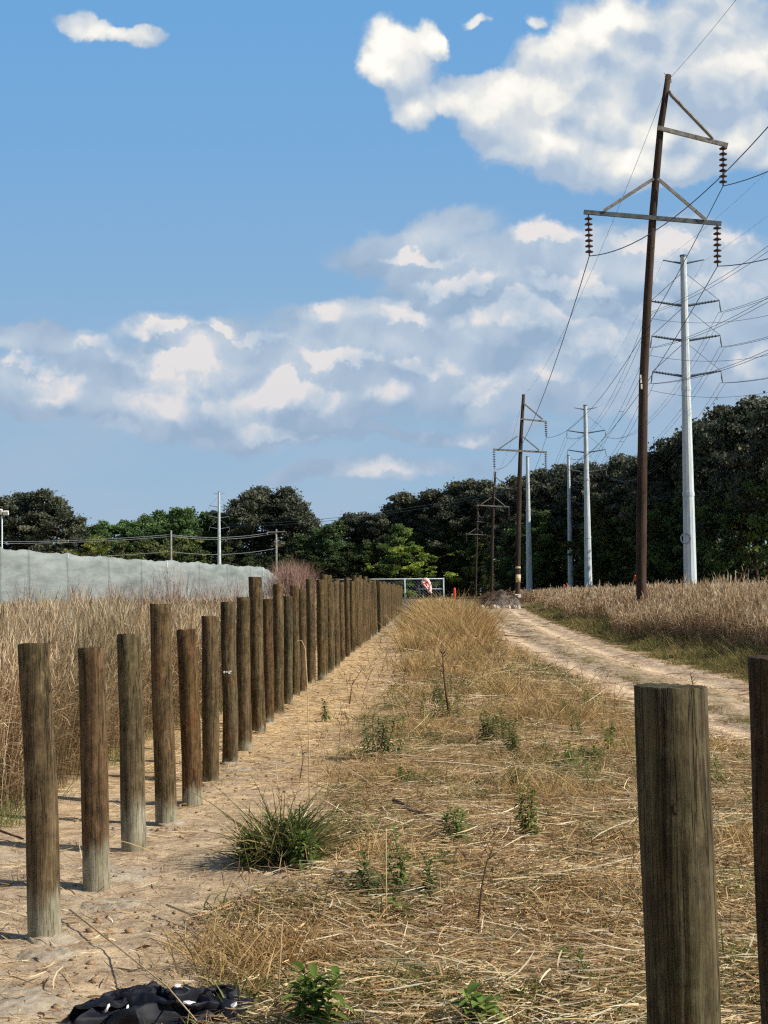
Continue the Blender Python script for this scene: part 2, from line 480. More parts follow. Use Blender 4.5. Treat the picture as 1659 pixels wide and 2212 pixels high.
M['orange'] = simple('faded_orange_plastic', lin(205, 62, 38), lin(228, 92, 60), (6, 6, 6), 0.5, 0)
M['white'] = simple('white_paint', lin(225, 222, 212), lin(240, 238, 232), (6, 6, 6), 0.6, 0)
M['cream'] = simple('cream_band', lin(196, 172, 128), lin(220, 200, 160), (6, 6, 6), 0.7, 0)
M['rock'] = simple('pale_rock', lin(150, 138, 124), lin(205, 196, 182), (5, 5, 5), 0.95, 0.6, 0.05)
M['cement'] = simple('spilled_cement', lin(138, 122, 100), lin(182, 170, 148), (14, 14, 14), 0.97, 0.8, 0.02)
M['bark'] = simple('pine_bark', lin(52, 44, 38), lin(96, 84, 72), (2, 2, 0.5), 0.95, 0.5, 0.05)
M['twig'] = simple('dead_twig', lin(70, 54, 42), lin(120, 96, 76), (6, 6, 6), 0.95, 0.2)

def leafmat(name, a, b_, c_, trans=0.25):
    m, gg, b = mat(name, 0.7)
    r_ = attr(gg, 'rnd')
    oi = gg.n('ShaderNodeObjectInfo')
    col = gg.ramp(r_, [(0.0, a), (0.55, b_), (1.0, c_)])
    k = gg.rng(S(gg, oi.outputs['Random']), 0, 1, 0.75, 1.2)
    col = gg.v('SCALE', col, scale=k)
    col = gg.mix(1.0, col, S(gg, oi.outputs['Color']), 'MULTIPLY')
    gg.put(b.inputs['Base Color'], col)
    tr = gg.n('ShaderNodeBsdfTranslucent'); gg.put(tr.inputs[0], col)
    mx = gg.n('ShaderNodeMixShader'); mx.inputs[0].default_value = trans
    gg.t.links.new(b.outputs[0], mx.inputs[1]); gg.t.links.new(tr.outputs[0], mx.inputs[2])
    gg.t.links.new(mx.outputs[0], gg.t.nodes['Material Output'].inputs[0])
    return m
M['pineleaf'] = leafmat('pine_foliage', (0.045, 0.056, 0.038), (0.10, 0.115, 0.074), (0.20, 0.20, 0.125), 0.25)
M['broadleaf'] = leafmat('broadleaf_foliage', (0.042, 0.066, 0.030), (0.095, 0.145, 0.056), (0.19, 0.24, 0.10), 0.3)
M['weedleaf'] = leafmat('green_weed_leaf', (0.055, 0.11, 0.025), (0.11, 0.19, 0.05), (0.19, 0.26, 0.10), 0.35)

# ---------------------------------------------------------------- setting: ground and track
def lerp_pts(pts, y):
    xs = [p[0] for p in pts]; vs_ = [p[1] for p in pts]
    return np.interp(y, xs, vs_)
ROW = [(5, -1.72), (7.3, -1.68), (12, -1.60), (18, -1.54), (20.5, -1.42), (26, -1.30), (38, -1.06), (55, -0.55), (82, 0.27), (120, 1.4), (160, 2.8)]
RL = [(-20, 3.6), (10, 3.6), (15, 3.56), (19, 3.28), (31, 3.4), (52, 3.8), (80, 4.9), (110, 6.6), (150, 9.4), (190, 12.5)]
RR = [(-20, 7.0), (10, 6.9), (27, 6.75), (34, 6.6), (51, 7.3), (80, 9.0), (110, 11.0), (147, 13.8), (190, 17.2)]
def hbase(x, y):
    far = min(1.0, 25.0 / max(abs(y), 1.0))
    h = 0.035 * mn.noise((x * 0.9, y * 0.9, 0)) + 0.016 * mn.noise((x * 3.1, y * 3.1, 4)) * far + 0.007 * mn.noise((x * 9, y * 9, 8)) * far
    if 0 < y < 60: h += 0.045 * mn.noise((x * 2.0, y * 1.7, 13)) * max(0.0, min(1.0, (x + 1.0 - .04 * (y - 8)) * 1.2)) * max(0.0, min(1.0, 3.6 - x))
    return h
def rut(x, y):
    l, r_ = float(lerp_pts(RL, y)), float(lerp_pts(RR, y))
    q = (x - l) / (r_ - l)
    if q < -0.05 or q > 1.05: return 0.0
    return -0.075 * (math.exp(-((q - 0.27) / 0.09) ** 2) + math.exp(-((q - 0.74) / 0.09) ** 2)) + 0.03 * math.exp(-((q - 0.5) / 0.12) ** 2)
ys_ = np.concatenate([np.array([-60, -40, -25, -15, -8, -3, 0, 1.5, 3]), np.exp(np.linspace(math.log(4), math.log(70), 330)), np.exp(np.linspace(math.log(73), math.log(9000), 50))])
qs = np.linspace(-1, 1, 331); ss = np.sign(qs) * np.abs(qs) ** 1.7
GV = []
for y in ys_:
    w = max(y, 8) * 1.0 + 10
    l, r_ = float(lerp_pts(RL, y)), float(lerp_pts(RR, y))
    for s_ in ss:
        x = s_ * w
        z = hbase(x, y) if abs(y) < 400 else 0
        if y < 185 and l + 0.15 < x < r_ - 0.15: z = z - 0.13
        GV.append((x, y, z))
nr, nc = len(ys_), len(ss)
ii, jj = np.meshgrid(np.arange(nr - 1), np.arange(nc - 1), indexing='ij')
GF = np.stack([ii * nc + jj, ii * nc + jj + 1, (ii + 1) * nc + jj + 1, (ii + 1) * nc + jj], -1).reshape(-1, 4)

m, gg, b = mat('bare_soil', 0.97)
pos = S(gg, gg.n('ShaderNodeNewGeometry').outputs['Position'])
n1 = gg.noise(pos, 0.9, 6, 0.62); n2 = gg.noise(pos, 9, 6, 0.7); n3 = gg.noise(pos, 3.2, 5, 0.65)
col = gg.ramp(n2, [(0.28, lin(116, 97, 76)), (0.5, lin(170, 149, 121)), (0.72, lin(206, 187, 158))])
col = gg.mix(gg.rng(n3, 0.48, 0.62, 0, 0.8), col, lin(214, 190, 152))
col = gg.mix(gg.rng(n1, 0.56, 0.66, 0, 0.6), col, lin(188, 180, 164))
x_, y_, z_ = gg.sep(pos)
field = gg.rng(x_ - gg.m('MULTIPLY', y_, 0.045) + (n1 - 0.5) * 2.2, -1.6, -0.7)
field = gg.m('MULTIPLY', field, gg.rng(y_, 60, 30, 0, 1)) * 0.8
strawc = gg.ramp(n2, [(0.3, lin(104, 84, 58)), (0.5, lin(160, 134, 94)), (0.7, lin(206, 176, 128))])
yel = gg.m('MULTIPLY', gg.rng(y_, 9, 20), gg.rng(x_, 1.2, -0.6))
col = gg.mix(yel * gg.rng(n3, 0.35, 0.55, 0.3, 0.95), col, gg.ramp(n2, [(0.3, lin(170, 136, 90)), (0.55, lin(224, 192, 138)), (0.7, lin(238, 214, 168))]))
col = gg.mix(field, col, strawc)
farc = gg.ramp(n3, [(0.35, lin(104, 92, 62)), (0.65, lin(140, 120, 82))])
col = gg.mix(gg.rng(y_, 40, 110), col, farc)
gg.put(b.inputs['Base Color'], col)
bump(gg, b, n2 * 0.7 + gg.noise(pos, 38, 4, 0.7) * 0.4, 0.9, 0.03)
M['soil'] = m
tag(link('ground', quads('ground', np.array(GV), GF, m, smooth=True)), 'bare sandy soil running to the horizon', 'ground', kind='structure')

m, gg, b = mat('sandy_track', 0.97)
pos = S(gg, gg.n('ShaderNodeNewGeometry').outputs['Position'])
q_ = attr(gg, 'rnd')
n1 = gg.noise(sc3(gg, pos, 1.6, 0.35, 1), 1.0, 6, 0.65); n2 = gg.noise(sc3(gg, pos, 7, 2.4, 7), 1.0, 6, 0.7)
n4 = gg.noise(sc3(gg, pos, 3.2, .9, 3), 1.0, 6, 0.7)
col = gg.ramp(n2 * 0.6 + n4 * 0.4, [(0.34, lin(128, 106, 82)), (0.46, lin(184, 158, 126)), (0.6, lin(216, 194, 162))])
mid = gg.m('SUBTRACT', 1.0, gg.rng(gg.m('ABSOLUTE', q_ - 0.5 + (n1 - 0.5) * 0.2), 0.06, 0.17), clamp=True)
col = gg.mix(mid * gg.rng(n1, 0.42, 0.6) * 0.85, col, gg.ramp(n2, [(0.3, lin(92, 86, 50)), (0.7, lin(150, 132, 88))]))
edge = gg.rng(gg.m('ABSOLUTE', q_ - 0.5) + (n1 - 0.5) * 0.25, 0.38, 0.5)
rutm = gg.rng(gg.m('ABSOLUTE', gg.m('ABSOLUTE', q_ - 0.505) - 0.235), 0.09, 0.03)
col = gg.mix(rutm * gg.rng(n1, 0.35, 0.6, 0.2, 0.75), col, lin(228, 202, 164))
col = gg.mix(edge * 0.8, col, gg.ramp(n2, [(0.3, lin(110, 88, 62)), (0.7, lin(168, 140, 102))]))
gg.put(b.inputs['Base Color'], col)
bump(gg, b, n2 + n1 * 0.5, 0.8, 0.04)
RV, RA = [], []
ry = np.concatenate([np.linspace(-20, 8, 8), np.exp(np.linspace(math.log(9), math.log(188), 420))])
for y in ry:
    l, r_ = float(lerp_pts(RL, y)), float(lerp_pts(RR, y))
    for k in range(49):
        q = k / 48; wob = 0.28 * mn.noise((q * 3, y * 0.7, 3)) * (1 if k in (0, 48) else 0.4)
        x = l + (r_ - l) * q + wob
        RV.append((x, y, hbase(x, y) + rut(x, y) + 0.02 * mn.noise((x * 5, y * 1.5, 9)) + (-0.02 if k in (0, 48) else 0.012))); RA.append(q)
ii, jj = np.meshgrid(np.arange(len(ry) - 1), np.arange(48), indexing='ij')
RF = np.stack([ii * 49 + jj, ii * 49 + jj + 1, (ii + 1) * 49 + jj + 1, (ii + 1) * 49 + jj], -1).reshape(-1, 4)
tag(link('dirt_track', quads('dirt_track', np.array(RV), RF, m, {'rnd': RA}, smooth=True)), 'sandy two-rut track leading away to the wood', 'track', kind='structure')

# ---------------------------------------------------------------- timber posts
ORD = 'first second third fourth fifth sixth seventh eighth ninth tenth eleventh twelfth thirteenth fourteenth fifteenth sixteenth seventeenth eighteenth nineteenth twentieth'.split()
TENS = ['twenty', 'thirty', 'forty', 'fifty', 'sixty', 'seventy', 'eighty']
def ordw(n):
    if n <= 20: return ORD[n - 1]
    t_, u_ = divmod(n, 10)
    return TENS[t_ - 2] + ('-' + ORD[u_ - 1] if u_ else 'th') if u_ else {30: 'thirtieth', 40: 'fortieth', 50: 'fiftieth', 60: 'sixtieth', 70: 'seventieth'}[n]
def shaft_mb(h, r, lean, seed, below=0.25, seg=28, tilt=0.0, cracks=()):
    mb = MB(); n = max(8, int(h / 0.07)) if seg > 16 else 6
    zs = [-below] + [h * k / n for k in range(n + 1)]
    vs_ = []
    for i, z in enumerate(zs):
        cx, cy = lean[0] * z, lean[1] * z
        cx += 0.020 * mn.noise((z * 1.0, seed, 0)); cy += 0.014 * mn.noise((z * 1.1, seed, 5))
        last = i == len(zs) - 1
        for k in range(seg):
            w = 2 * math.pi * k / seg
            rr = r * ((1.03 - 0.05 * z / h) if seg < 60 else 1.0) * (1 + (0.055 if seg < 60 else .03) * mn.noise((math.cos(w) * 1.3 + seed, math.sin(w) * 1.3, z * 1.4)) + (0.022 if seg < 60 else .010) * mn.noise((math.cos(w) * 6, math.sin(w) * 6 + seed, z * 2.5)))
            for (ca, z0_, z1_, dp) in cracks:
                da = abs((w - ca - .12 * math.sin(z * 3 + ca) + math.pi) % (2 * math.pi) - math.pi)
                if da < .05 and z0_ < z < z1_: rr -= dp * (1 - da / .05) * min(1, (z - z0_) * 6 + .2, (z1_ - z) * 6 + .2)
            zz = z + (tilt * math.cos(w + seed) * r + (0.010 if seg < 60 else .003) * mn.noise((math.cos(w) * 5, math.sin(w) * 5, seed)) if last else 0)
            vs_.append((cx + rr * math.cos(w), cy + rr * math.sin(w), zz))
    R_ = len(zs)
    top = [vs_[(R_ - 1) * seg + k] for k in range(seg)]
    c = Vector(np.mean(np.array(top), axis=0))
    ring2 = [tuple(c + (Vector(p) - c) * 0.975 + Vector((0, 0, 0.003))) for p in top]
    vs_ += ring2; vs_.append(tuple(c + Vector((0, 0, 0.002))))
    fs = [(i * seg + k, i * seg + (k + 1) % seg, (i + 1) * seg + (k + 1) % seg, (i + 1) * seg + k) for i in range(R_) for k in range(seg)]
    ci = len(vs_) - 1
    fs += [(R_ * seg + k, R_ * seg + (k + 1) % seg, ci) for k in range(seg)]
    return mb.add(vs_, fs)
def sharp_top(o):
    me = o.data
    me.polygons.foreach_set('use_smooth', [True] * len(me.polygons))
    nv = {}
    for p in me.polygons:
        if p.normal.z > 0.6 and len(p.vertices) == 3: p.use_smooth = False
    return o
def cement_mb(r, seed, spread=1.6, h=0.05):
    mb = MB(); seg = 22; vs_ = []
    for j, (rf, z) in enumerate([(0.9, h), (1.15, h * 0.8), (1.4, h * 0.35), (spread, 0.0), (spread * 1.1, -0.04)]):
        for k in range(seg):
            w = 2 * math.pi * k / seg
            rr = r * rf * (1 + 0.35 * (j / 4) * mn.noise((math.cos(w) * 1.5 + seed, math.sin(w) * 1.5, 0)))
            vs_.append((rr * math.cos(w) + 0.02 * j * math.sin(seed), rr * math.sin(w) - 0.015 * j, z * (1 + 0.5 * mn.noise((math.cos(w) * 3, math.sin(w) * 3, seed))) + 0.006 * random.random()))
    fs = [(i * seg + k, (i + 1) * seg + k, (i + 1) * seg + (k + 1) % seg, i * seg + (k + 1) % seg) for i in range(4) for k in range(seg)]
    return mb.add(vs_, fs)

# (base px, base py, top px, top py, diameter, cement height, tint, extra words)
LP = [(96, 2030, 76, 1391, .158, .20, (1, .97, .90), 'olive brown post with pale cement foot, nearest'),
      (206, 1917, 193, 1400, .156, .27, (.95, .80, .70), 'brown post with a reddish lower half and cement foot'),
      (291, 1838, 278, 1371, .160, .33, (.92, .95, .88), 'brown post with tall pale cement foot'),
      (360, 1778, 344, 1306, .158, .16, (1.05, .95, .82), 'taller brown post with scraped streaks'),
      (416, 1738, 404, 1361, .160, .16, (1.0, .78, .58), 'reddish brown post, short, with scraped streaks'),
      (456, 1689, 452, 1332, .150, .06, (1.05, 1.0, .88), 'pale brown post'),
      (497, 1648, 492, 1301, .152, .05, (.92, .92, .86), 'dark post with white paint dabs'),
      (531, 1622, 526, 1291, .150, .10, (1.02, .97, .85), 'plain brown post'),
      (559, 1582, 549, 1247, .166, .05, (1.0, .95, .82), 'tall post rising well above its neighbours'),
      (580, 1563, 578, 1294, .148, .10, (.92, .78, .62), 'dark reddish post'),
      (603, 1543, 600, 1262, .150, .05, (1.05, 1.02, .92), 'tall pale brown post'),
      (623, 1520, 621, 1288, .140, .05, (.90, 1.0, .92), 'short greenish post'),
      (638, 1505, 636, 1265, .150, .05, (1, .95, .85), 'slender brown post'),
      (654, 1492, 652, 1273, .150, .05, (1.1, 1.05, .95), 'low greyish brown post'),
      (672, 1476, 670, 1251, .165, .05, (.95, .92, .82), 'stout tall brown post')]
posts_group = 'round timber posts in the long row on the left'
k_post = 0; last_y = 0
for (bx, by, tx, ty, dia, cem, tint, words) in LP:
    g_ = gnd(bx, by); y = g_.y
    t_ = at(tx, ty, y)
    zb = hbase(g_.x, y) - 0.01
    h = t_.z - zb
    k_post += 1
    root = thing('timber_post', (g_.x, y, zb), f'{words}, {ordw(k_post)} in the left row', 'post', posts_group)
    o = sharp_top(shaft_mb(h, dia / 2, ((t_.x - g_.x) / h, random.uniform(-.01, .01)), k_post * 3.7, tilt=random.uniform(-.06, .06)).build('shaft', M['post'], root))
    o.color = (*tint, cem)
    if k_post in (1, 4, 7, 10):
        cement_mb(dia / 2, k_post * 1.9, 1.5 if k_post in (1, 7) else 1.35, 0.03).build('cement_footing', M['cement'], root, True)
    if k_post == 7:
        mb = MB()
        for (ax, az, s_) in ((-.035, h * .57, .012), (-.012, h * .572, .008), (.014, h * .568, .013), (.03, h * .576, .007)):
            yy = -math.sqrt(max((dia / 2) ** 2 - ax * ax, 0)) - 0.002
            mb.box((ax + (t_.x - g_.x) * .57, yy, az), (s_ * 1.5, .004, s_ * 2), Matrix.Rotation(random.uniform(-.5, .5), 3, 'Y'))
        mb.build('paint_dab', M['white'], root)
    last_y = y
# the rest of the row, closer together in the picture with every step away
TOPS = [(22, 1266), (24, 1273), (26, 1250), (28, 1262), (30.4, 1234), (33, 1258), (34.7, 1248), (38, 1253), (42, 1243), (47, 1246), (52, 1250), (60, 1254), (70, 1257), (90, 1262), (130, 1268)]
y = last_y + 0.95
while y < 118:
    k_post += 1
    x = float(lerp_pts(ROW, y)) + random.uniform(-.03, .03)
    px_ = 829.5 + FPX * x / y
    ty = float(np.interp(y, [a for a, _ in TOPS], [b_ for _, b_ in TOPS])) + (random.uniform(0, 14) if k_post % 3 else random.uniform(-4, 2)) * min(1, 45 / y)
    zt = at(px_, ty, y).z
    zb = hbase(x, y) - 0.01; h = zt - zb
    dia = random.uniform(.140, .168)
    v_ = random.uniform(.9, 1.1)
    seg = 20 if y < 45 else 12
    mb = shaft_mb(h, dia / 2, (random.uniform(-.012, .006), 0), k_post * 3.7, seg=seg, tilt=random.uniform(-.05, .05))
    o = sharp_top(mb.build('timber_post', M['post'], loc=(x, y, zb)))
    o.color = (v_, v_ * random.uniform(.86, 1.0), v_ * random.uniform(.7, .9), random.uniform(.02, .12))
    if k_post <= 30:
        tag(o, f'{"tall" if not k_post % 3 else "brown"} round post in the crowded middle of the row, {ordw(k_post)} from the near end', 'post', posts_group)
    else:
        tag(o, 'thin far-off round post in the crowded far end of the long row', 'post', posts_group)
    y += 1.30 + random.uniform(-.08, .08)

# right-hand posts beside the camera
def right_post(name_label, bx_top, ty, xl, xr, Y, dia, tint, lean, seed):
    t_ = at(bx_top, ty, Y)
    base_x = t_.x - lean * t_.z
    root = thing('timber_post', (base_x, Y, 0), name_label, 'post', 'round timber posts on the right')
    o = sharp_top(shaft_mb(t_.z, dia / 2, (lean, 0), seed, seg=96, tilt=0.03, cracks=[(-1.75, .2, 1.1, .0045), (-1.25, .75, 1.3, .004), (-1.0, -.1, .8, .004), (-2.2, .5, 1.3, .003), (-.6, .4, 1.2, .004)]).build('shaft', M['postnear'], root))
    o.color = (*tint, 0.02)
    return root, o
m = post_mat('grey_green_post_wood', True); M['postnear'] = m
Y1 = 3.55
d_post = 154 / FPX * (Y1) * 1.0
R1, o1 = right_post('thick grey-green weathered post with knot, large in the foreground left of the dark post', 1458, 1484, 1378, 1538, Y1, d_post, (.70, .80, .76), -0.003, 91.3)
Y2 = 5.0
R2, o2 = right_post('dark shaded post cut off by the right edge of the photo', 1616 + 58, 1421, 0, 0, Y2, 0.181, (.50, .45, .42), -0.014, 55.1)  # low tint puts the shade on this post into its colour
# knot and scar on the near post
mb = MB()
kz = at(1460, 1747, Y1 - d_post / 2).z
kx = at(1460, 1750, Y1 - d_post / 2).x - R1.location.x
vs_ = []
for j, (rr, dd) in enumerate([(0.015, -.001), (0.011, .002), (0.006, .0015), (0.001, .000)]):
    for k in range(12):
        w = 2 * math.pi * k / 12
        ax = kx + rr * 0.8 * math.cos(w)
        vs_.append((ax, -math.sqrt(max((d_post / 2) ** 2 - (ax + 0.018) ** 2, 0)) - dd - 0.001, kz + rr * 1.3 * math.sin(w)))
mb.add(vs_, [(i * 12 + k, i * 12 + (k + 1) % 12, (i + 1) * 12 + (k + 1) % 12, (i + 1) * 12 + k) for i in range(3) for k in range(12)])
mb.build('knot', simple('dark_knot', lin(34, 25, 18), lin(62, 44, 30), (60, 60, 60), 0.9, 0.3), R1, True)

# ---------------------------------------------------------------- wooden transmission poles
Y1P = 59.0
b0 = at(1385, 1250, Y1P); B0 = Vector((b0.x, Y1P, 0))
def L1(px, py, dy=0.0): return at(px, py, Y1P + dy) - B0
def disc_string(mb, a, b_, n=7, r=0.165):
    a, b_ = Vector(a), Vector(b_)
    mb.tube([a, b_], 0.03, 6)
    for k in range(n):
        c = a.lerp(b_, (k + 0.7) / (n + 0.5))
        mb.lathe(c, [(0.03, 0.07), (0.06, 0.06), (r, 0.0), (r * 0.96, -0.03), (0.04, -0.02)], 12)
    return mb
wp = thing('wooden_power_pole', B0, 'tall dark wooden power pole leaning right, nearest of the wooden poles, with two crossarms', 'power pole', 'wooden power poles of the line')
axis = [Vector((L1(1385, 1250).x, 0, -1.0)), L1(1385, 1250), L1(1386, 1100), L1(1390, 830), L1(1399, 640), L1(1410, 470), L1(1417, 385), L1(1427, 275), L1(1436, 215), L1(1444, 162)]
shaft_ = MB().tube(axis, [.215, .21, .205, .18, .17, .155, .15, .135, .125, .12], 16, wob=0.04)
MB().beam(L1(1421, 276, -.19), L1(1572, 314, -.19), .10, .17).build('upper_arm', M['armwood'], wp)
MB().beam(L1(1261, 458, -.21), L1(1558, 483, -.21), .11, .17).build('lower_arm', M['armdark'], wp)
MB().tube([L1(1447, 197, -.1), L1(1449, 204, -.15), L1(1533, 292, -.22), L1(1540, 300, -.24)], [.06, .075, .07, .05], 6).build('brace', M['armwood'], wp)
MB().beam(L1(1412, 386, -.28), L1(1305, 455, -.28), .08, .12).build('brace', M['armwood'], wp)
MB().beam(L1(1421, 386, -.29), L1(1525, 475, -.29), .08, .12).build('brace', M['armwood'], wp)
CL = [(L1(1562, 312, -.19), L1(1562, 402, -.19)), (L1(1271, 464, -.21), L1(1273, 553, -.21)), (L1(1549, 484, -.21), L1(1550, 575, -.21))]
for a, b_ in CL:
    disc_string(MB(), a, b_).build('insulator_string', M['insul'], wp, True)
mb = shaft_; tp = L1(1444, 162)
for k in range(26):
    w = random.uniform(0, 6.28); q = Vector((math.cos(w) * .1, math.sin(w) * .1, random.uniform(-.5, .02)))
    mb.tube([tp + q, tp + q * 1.35 + Vector((random.uniform(-.06, .06), 0, random.uniform(.02, .14)))], [.016, .005], 4)
mb.build('shaft', M['polewood'], wp, True)
mb = MB()
for (px, py) in ((1385, 822), (1386, 835), (1384, 815)):
    mb.box(L1(px, py, -.2), (.06, .02, .2))
mb.build('number_tag', M['white'], wp)
PP = [(B0, 1.0)]
p2 = at(1116.5, 1250, 155.0); p2.z = 0
p3 = at(1061, 1250, 256.0); p3.z = 0
p4 = at(1027, 1250, 385.0); p4.z = 0
# further poles stand straighter: a second, straighter build that the others copy
w2 = thing('wooden_power_pole', p2, 'brown wooden power pole with white plate and cream band, beside the track end', 'power pole', 'wooden power poles of the line')
def L2(px, py, dy=0.0): return at(px, py, 155.0 + dy) - p2
MB().tube([Vector((L2(1118, 1300).x, 0, -1)), L2(1118, 1300), L2(1120, 1150), L2(1122, 1050), L2(1125, 950), L2(1131, 852)], [.27, .26, .25, .23, .2, .16], 12, wob=.03).build('shaft', M['polewood'], w2, True)
MB().beam(L2(1125, 905, -.2), L2(1181, 911, -.2), .14, .16).build('upper_arm', M['armwood'], w2)
MB().beam(L2(1065, 971, -.2), L2(1181, 977, -.2), .14, .2).build('lower_arm', M['armwood'], w2)
MB().beam(L2(1132, 872, -.2), L2(1172, 906, -.3), .12, .15).build('brace', M['armwood'], w2)
MB().beam(L2(1118, 942, -.3), L2(1079, 969, -.3), .1, .13).build('brace', M['armwood'], w2)
MB().beam(L2(1128, 942, -.3), L2(1165, 973, -.3), .1, .13).build('brace', M['armwood'], w2)
CL2 = [(L2(1179, 911, -.2), L2(1180, 945, -.2)), (L2(1067, 973, -.2), L2(1068, 1012, -.2)), (L2(1179, 979, -.2), L2(1179, 1013, -.2))]
for a, b_ in CL2: disc_string(MB(), a, b_, 7, .16).build('insulator_string', M['insul'], w2, True)
for nm, za, zb_, mt in (('cream_band', 1258, 1241, M['cream']), ('cream_band', 1228, 1224, M['cream'])):
    MB().tube([L2(1119, za), L2(1119.2, zb_)], .275, 14).build(nm, mt, w2, True)
MB().box(L2(1119, 1287, -.34), (.62, .03, .36)).build('sign_plate', M['white'], w2)
w3 = dup(w2, p3, 'thin grey-brown wooden power pole before the wood, third of the wooden poles')
w4 = dup(w2, p4, 'farthest and smallest wooden power pole, deep against the dark wood')
for r_ in (w3, w4):
    for c in list(r_.children):
        if c.name.startswith(('cream_band', 'sign_plate')): bpy.data.objects.remove(c)
PB = [B0, p2, p3, p4]

# ---------------------------------------------------------------- galvanised steel poles
def steel(loc, label, arms=True, H=30.0, r0=.60, r1=.27, coil=False, fat=1.0):
    s_ = thing('steel_power_pole', loc, label, 'power pole', 'galvanised steel power poles')
    n = 14
    MB().tube([(0, 0, -.5 + (H + .5) * k / n) for k in range(n + 1)], [(r0 + (r1 - r0) * k / n) * fat for k in range(n + 1)], 12).build('shaft', M['galv'], s_, False)
    if H > 25:
        MB().tube([(0, 0, H - .02), (0, 0, H + .12)], r1 * fat + .05, 12).build('cap', M['galvdark'], s_)
        for z in (9.5, 18.5): MB().tube([(0, 0, z), (0, 0, z + .35)], (r0 + (r1 - r0) * z / H) * fat + .03, 12).build('joint_collar', M['galv'], s_)
    tips = []
    if arms:
        for z, hl, hr in ((29.6, 1.75, 1.75),):
            for sg, hh in ((-1, hl), (1, hr)):
                MB().tube([(sg * .2, 0, z - .18), (sg * hh * .5, 0, z - .06), (sg * hh, 0, z + .1)], [.10, .07, .05], 6).build('shield_arm', M['galvdark'], s_)
                tips.append(Vector((sg * hh, 0, z)))
        for z in (26.1, 23.1, 20.05):
            for sg, hh in ((-1, 2.85), (1, 3.0)):
                a = MB().tube([(sg * .3, 0, z - .32), (sg * hh * .5, 0, z - .14), (sg * hh, 0, z + .08)], [.12, .09, .07], 6)
                for q in range(9):
                    c = Vector((sg * (.5 + (hh - .9) * q / 8), 0, z - .30 + .34 * q / 8)); a.tube([c - Vector((sg * .03, 0, 0)), c + Vector((sg * .03, 0, 0))], .12, 8)
                a.build('arm', M['galvdark'], s_)
                MB().tube([(sg * hh, 0, z + .08), (sg * .3, 0, z + 2.35)], .025, 4).build('tension_rod', M['galvdark'], s_)
                MB().tube([(sg * hh, 0, z), (sg * (hh + .05), 0, z - .5), (sg * (hh + .12), 0, z - .95)], [.03, .07, .04], 6).build('hanger', M['galvdark'], s_)
                tips.append(Vector((sg * (hh + .12), 0, z - .95)))
    if coil:
        mb = MB(); 
        for rr in (.42, .46, .38):
            mb.tube([(-.45 + rr * math.cos(w) * .95, -.62, 5.9 + rr * math.sin(w)) for w in np.linspace(0, 2 * math.pi, 25)], .025, 5, cap=False)
        mb.build('cable_coil', M['galvdark'], s_)
    return s_, tips
PA = at(1490, 1200, 125.0); PA.z = 0
PBs = at(1270, 1200, 227.0); PBs.z = 0
PC = at(1231.5, 1200, 312.0); PC.z = 0
PD = at(1142.5, 1200, 314.0); PD.z = 0
PL = at(473.5, 1200, 413.0); PL.z = 0
sA, TA = steel(PA, 'largest pale steel pole with side arms, right of the leaning wooden pole', coil=True, fat=.98)
sB, TB = steel(PBs, 'pale steel pole with side arms standing behind, left of the leaning wooden pole', fat=1.05)
sC, _ = steel(PC, 'bare pale steel pole without arms, just left of the steel pole with arms', arms=False)
sD, _ = steel(PD, 'bare pale steel pole without arms, right of the wooden pole by the track end', arms=False, fat=1.2)
sL, _ = steel(PL, 'lone distant steel pole with arms behind the pale screen fence on the left', fat=1.1)
sL.rotation_euler.z = R(25)

# ---------------------------------------------------------------- power lines
def cat(a, b_, sag, n=26):
    a, b_ = Vector(a), Vector(b_)
    return [a.lerp(b_, k / n) - Vector((0, 0, 4 * sag * (k / n) * (1 - k / n))) for k in range(n + 1)]
def line(label, paths, r=.02, m='wire', group='overhead power lines'):
    mb = MB()
    for p in paths: mb.tube(p, r, 4)
    return tag(mb.build('power_line', M[m], None, True), label, 'power line', group)
names = ['upper right', 'left', 'lower right']
for i, nm in enumerate(names):
    c1 = B0 + CL[i][1]
    c2 = p2 + CL2[i][1]; c3 = p3 + CL2[i][1]; c4 = p4 + CL2[i][1]
    c0 = Vector((c1.x + 2.0, 19.0, c1.z))
    sag0 = 2.15
    line(f'dark conductor hung from the {nm} insulator string of the leaning wooden pole', [cat(c0, c1, sag0), cat(c1, c2, 2.6), cat(c2, c3, 2.4), cat(c3, c4, 2.4)], .019)
t1 = B0 + L1(1446, 170); t2 = p2 + L2(1131, 856); t3 = p3 + L2(1131, 856)
line('thin ground wire running over the top of the leaning wooden pole', [cat((t1.x + 1.6, 19, t1.z + .5), t1, 1.1), cat(t1, t2, 1.6), cat(t2, t3, 1.6)], .009)
lab = ['left shield wire over the steel poles', 'right shield wire over the steel poles']
for i in range(2):
    a = PA + TA[i]; b_ = PBs + TB[i]
    line('thin ' + lab[i], [cat((a.x, 4, a.z), a, 2.6), cat(a, b_, 2.0)], .009)
lv = ['top', 'middle', 'bottom']
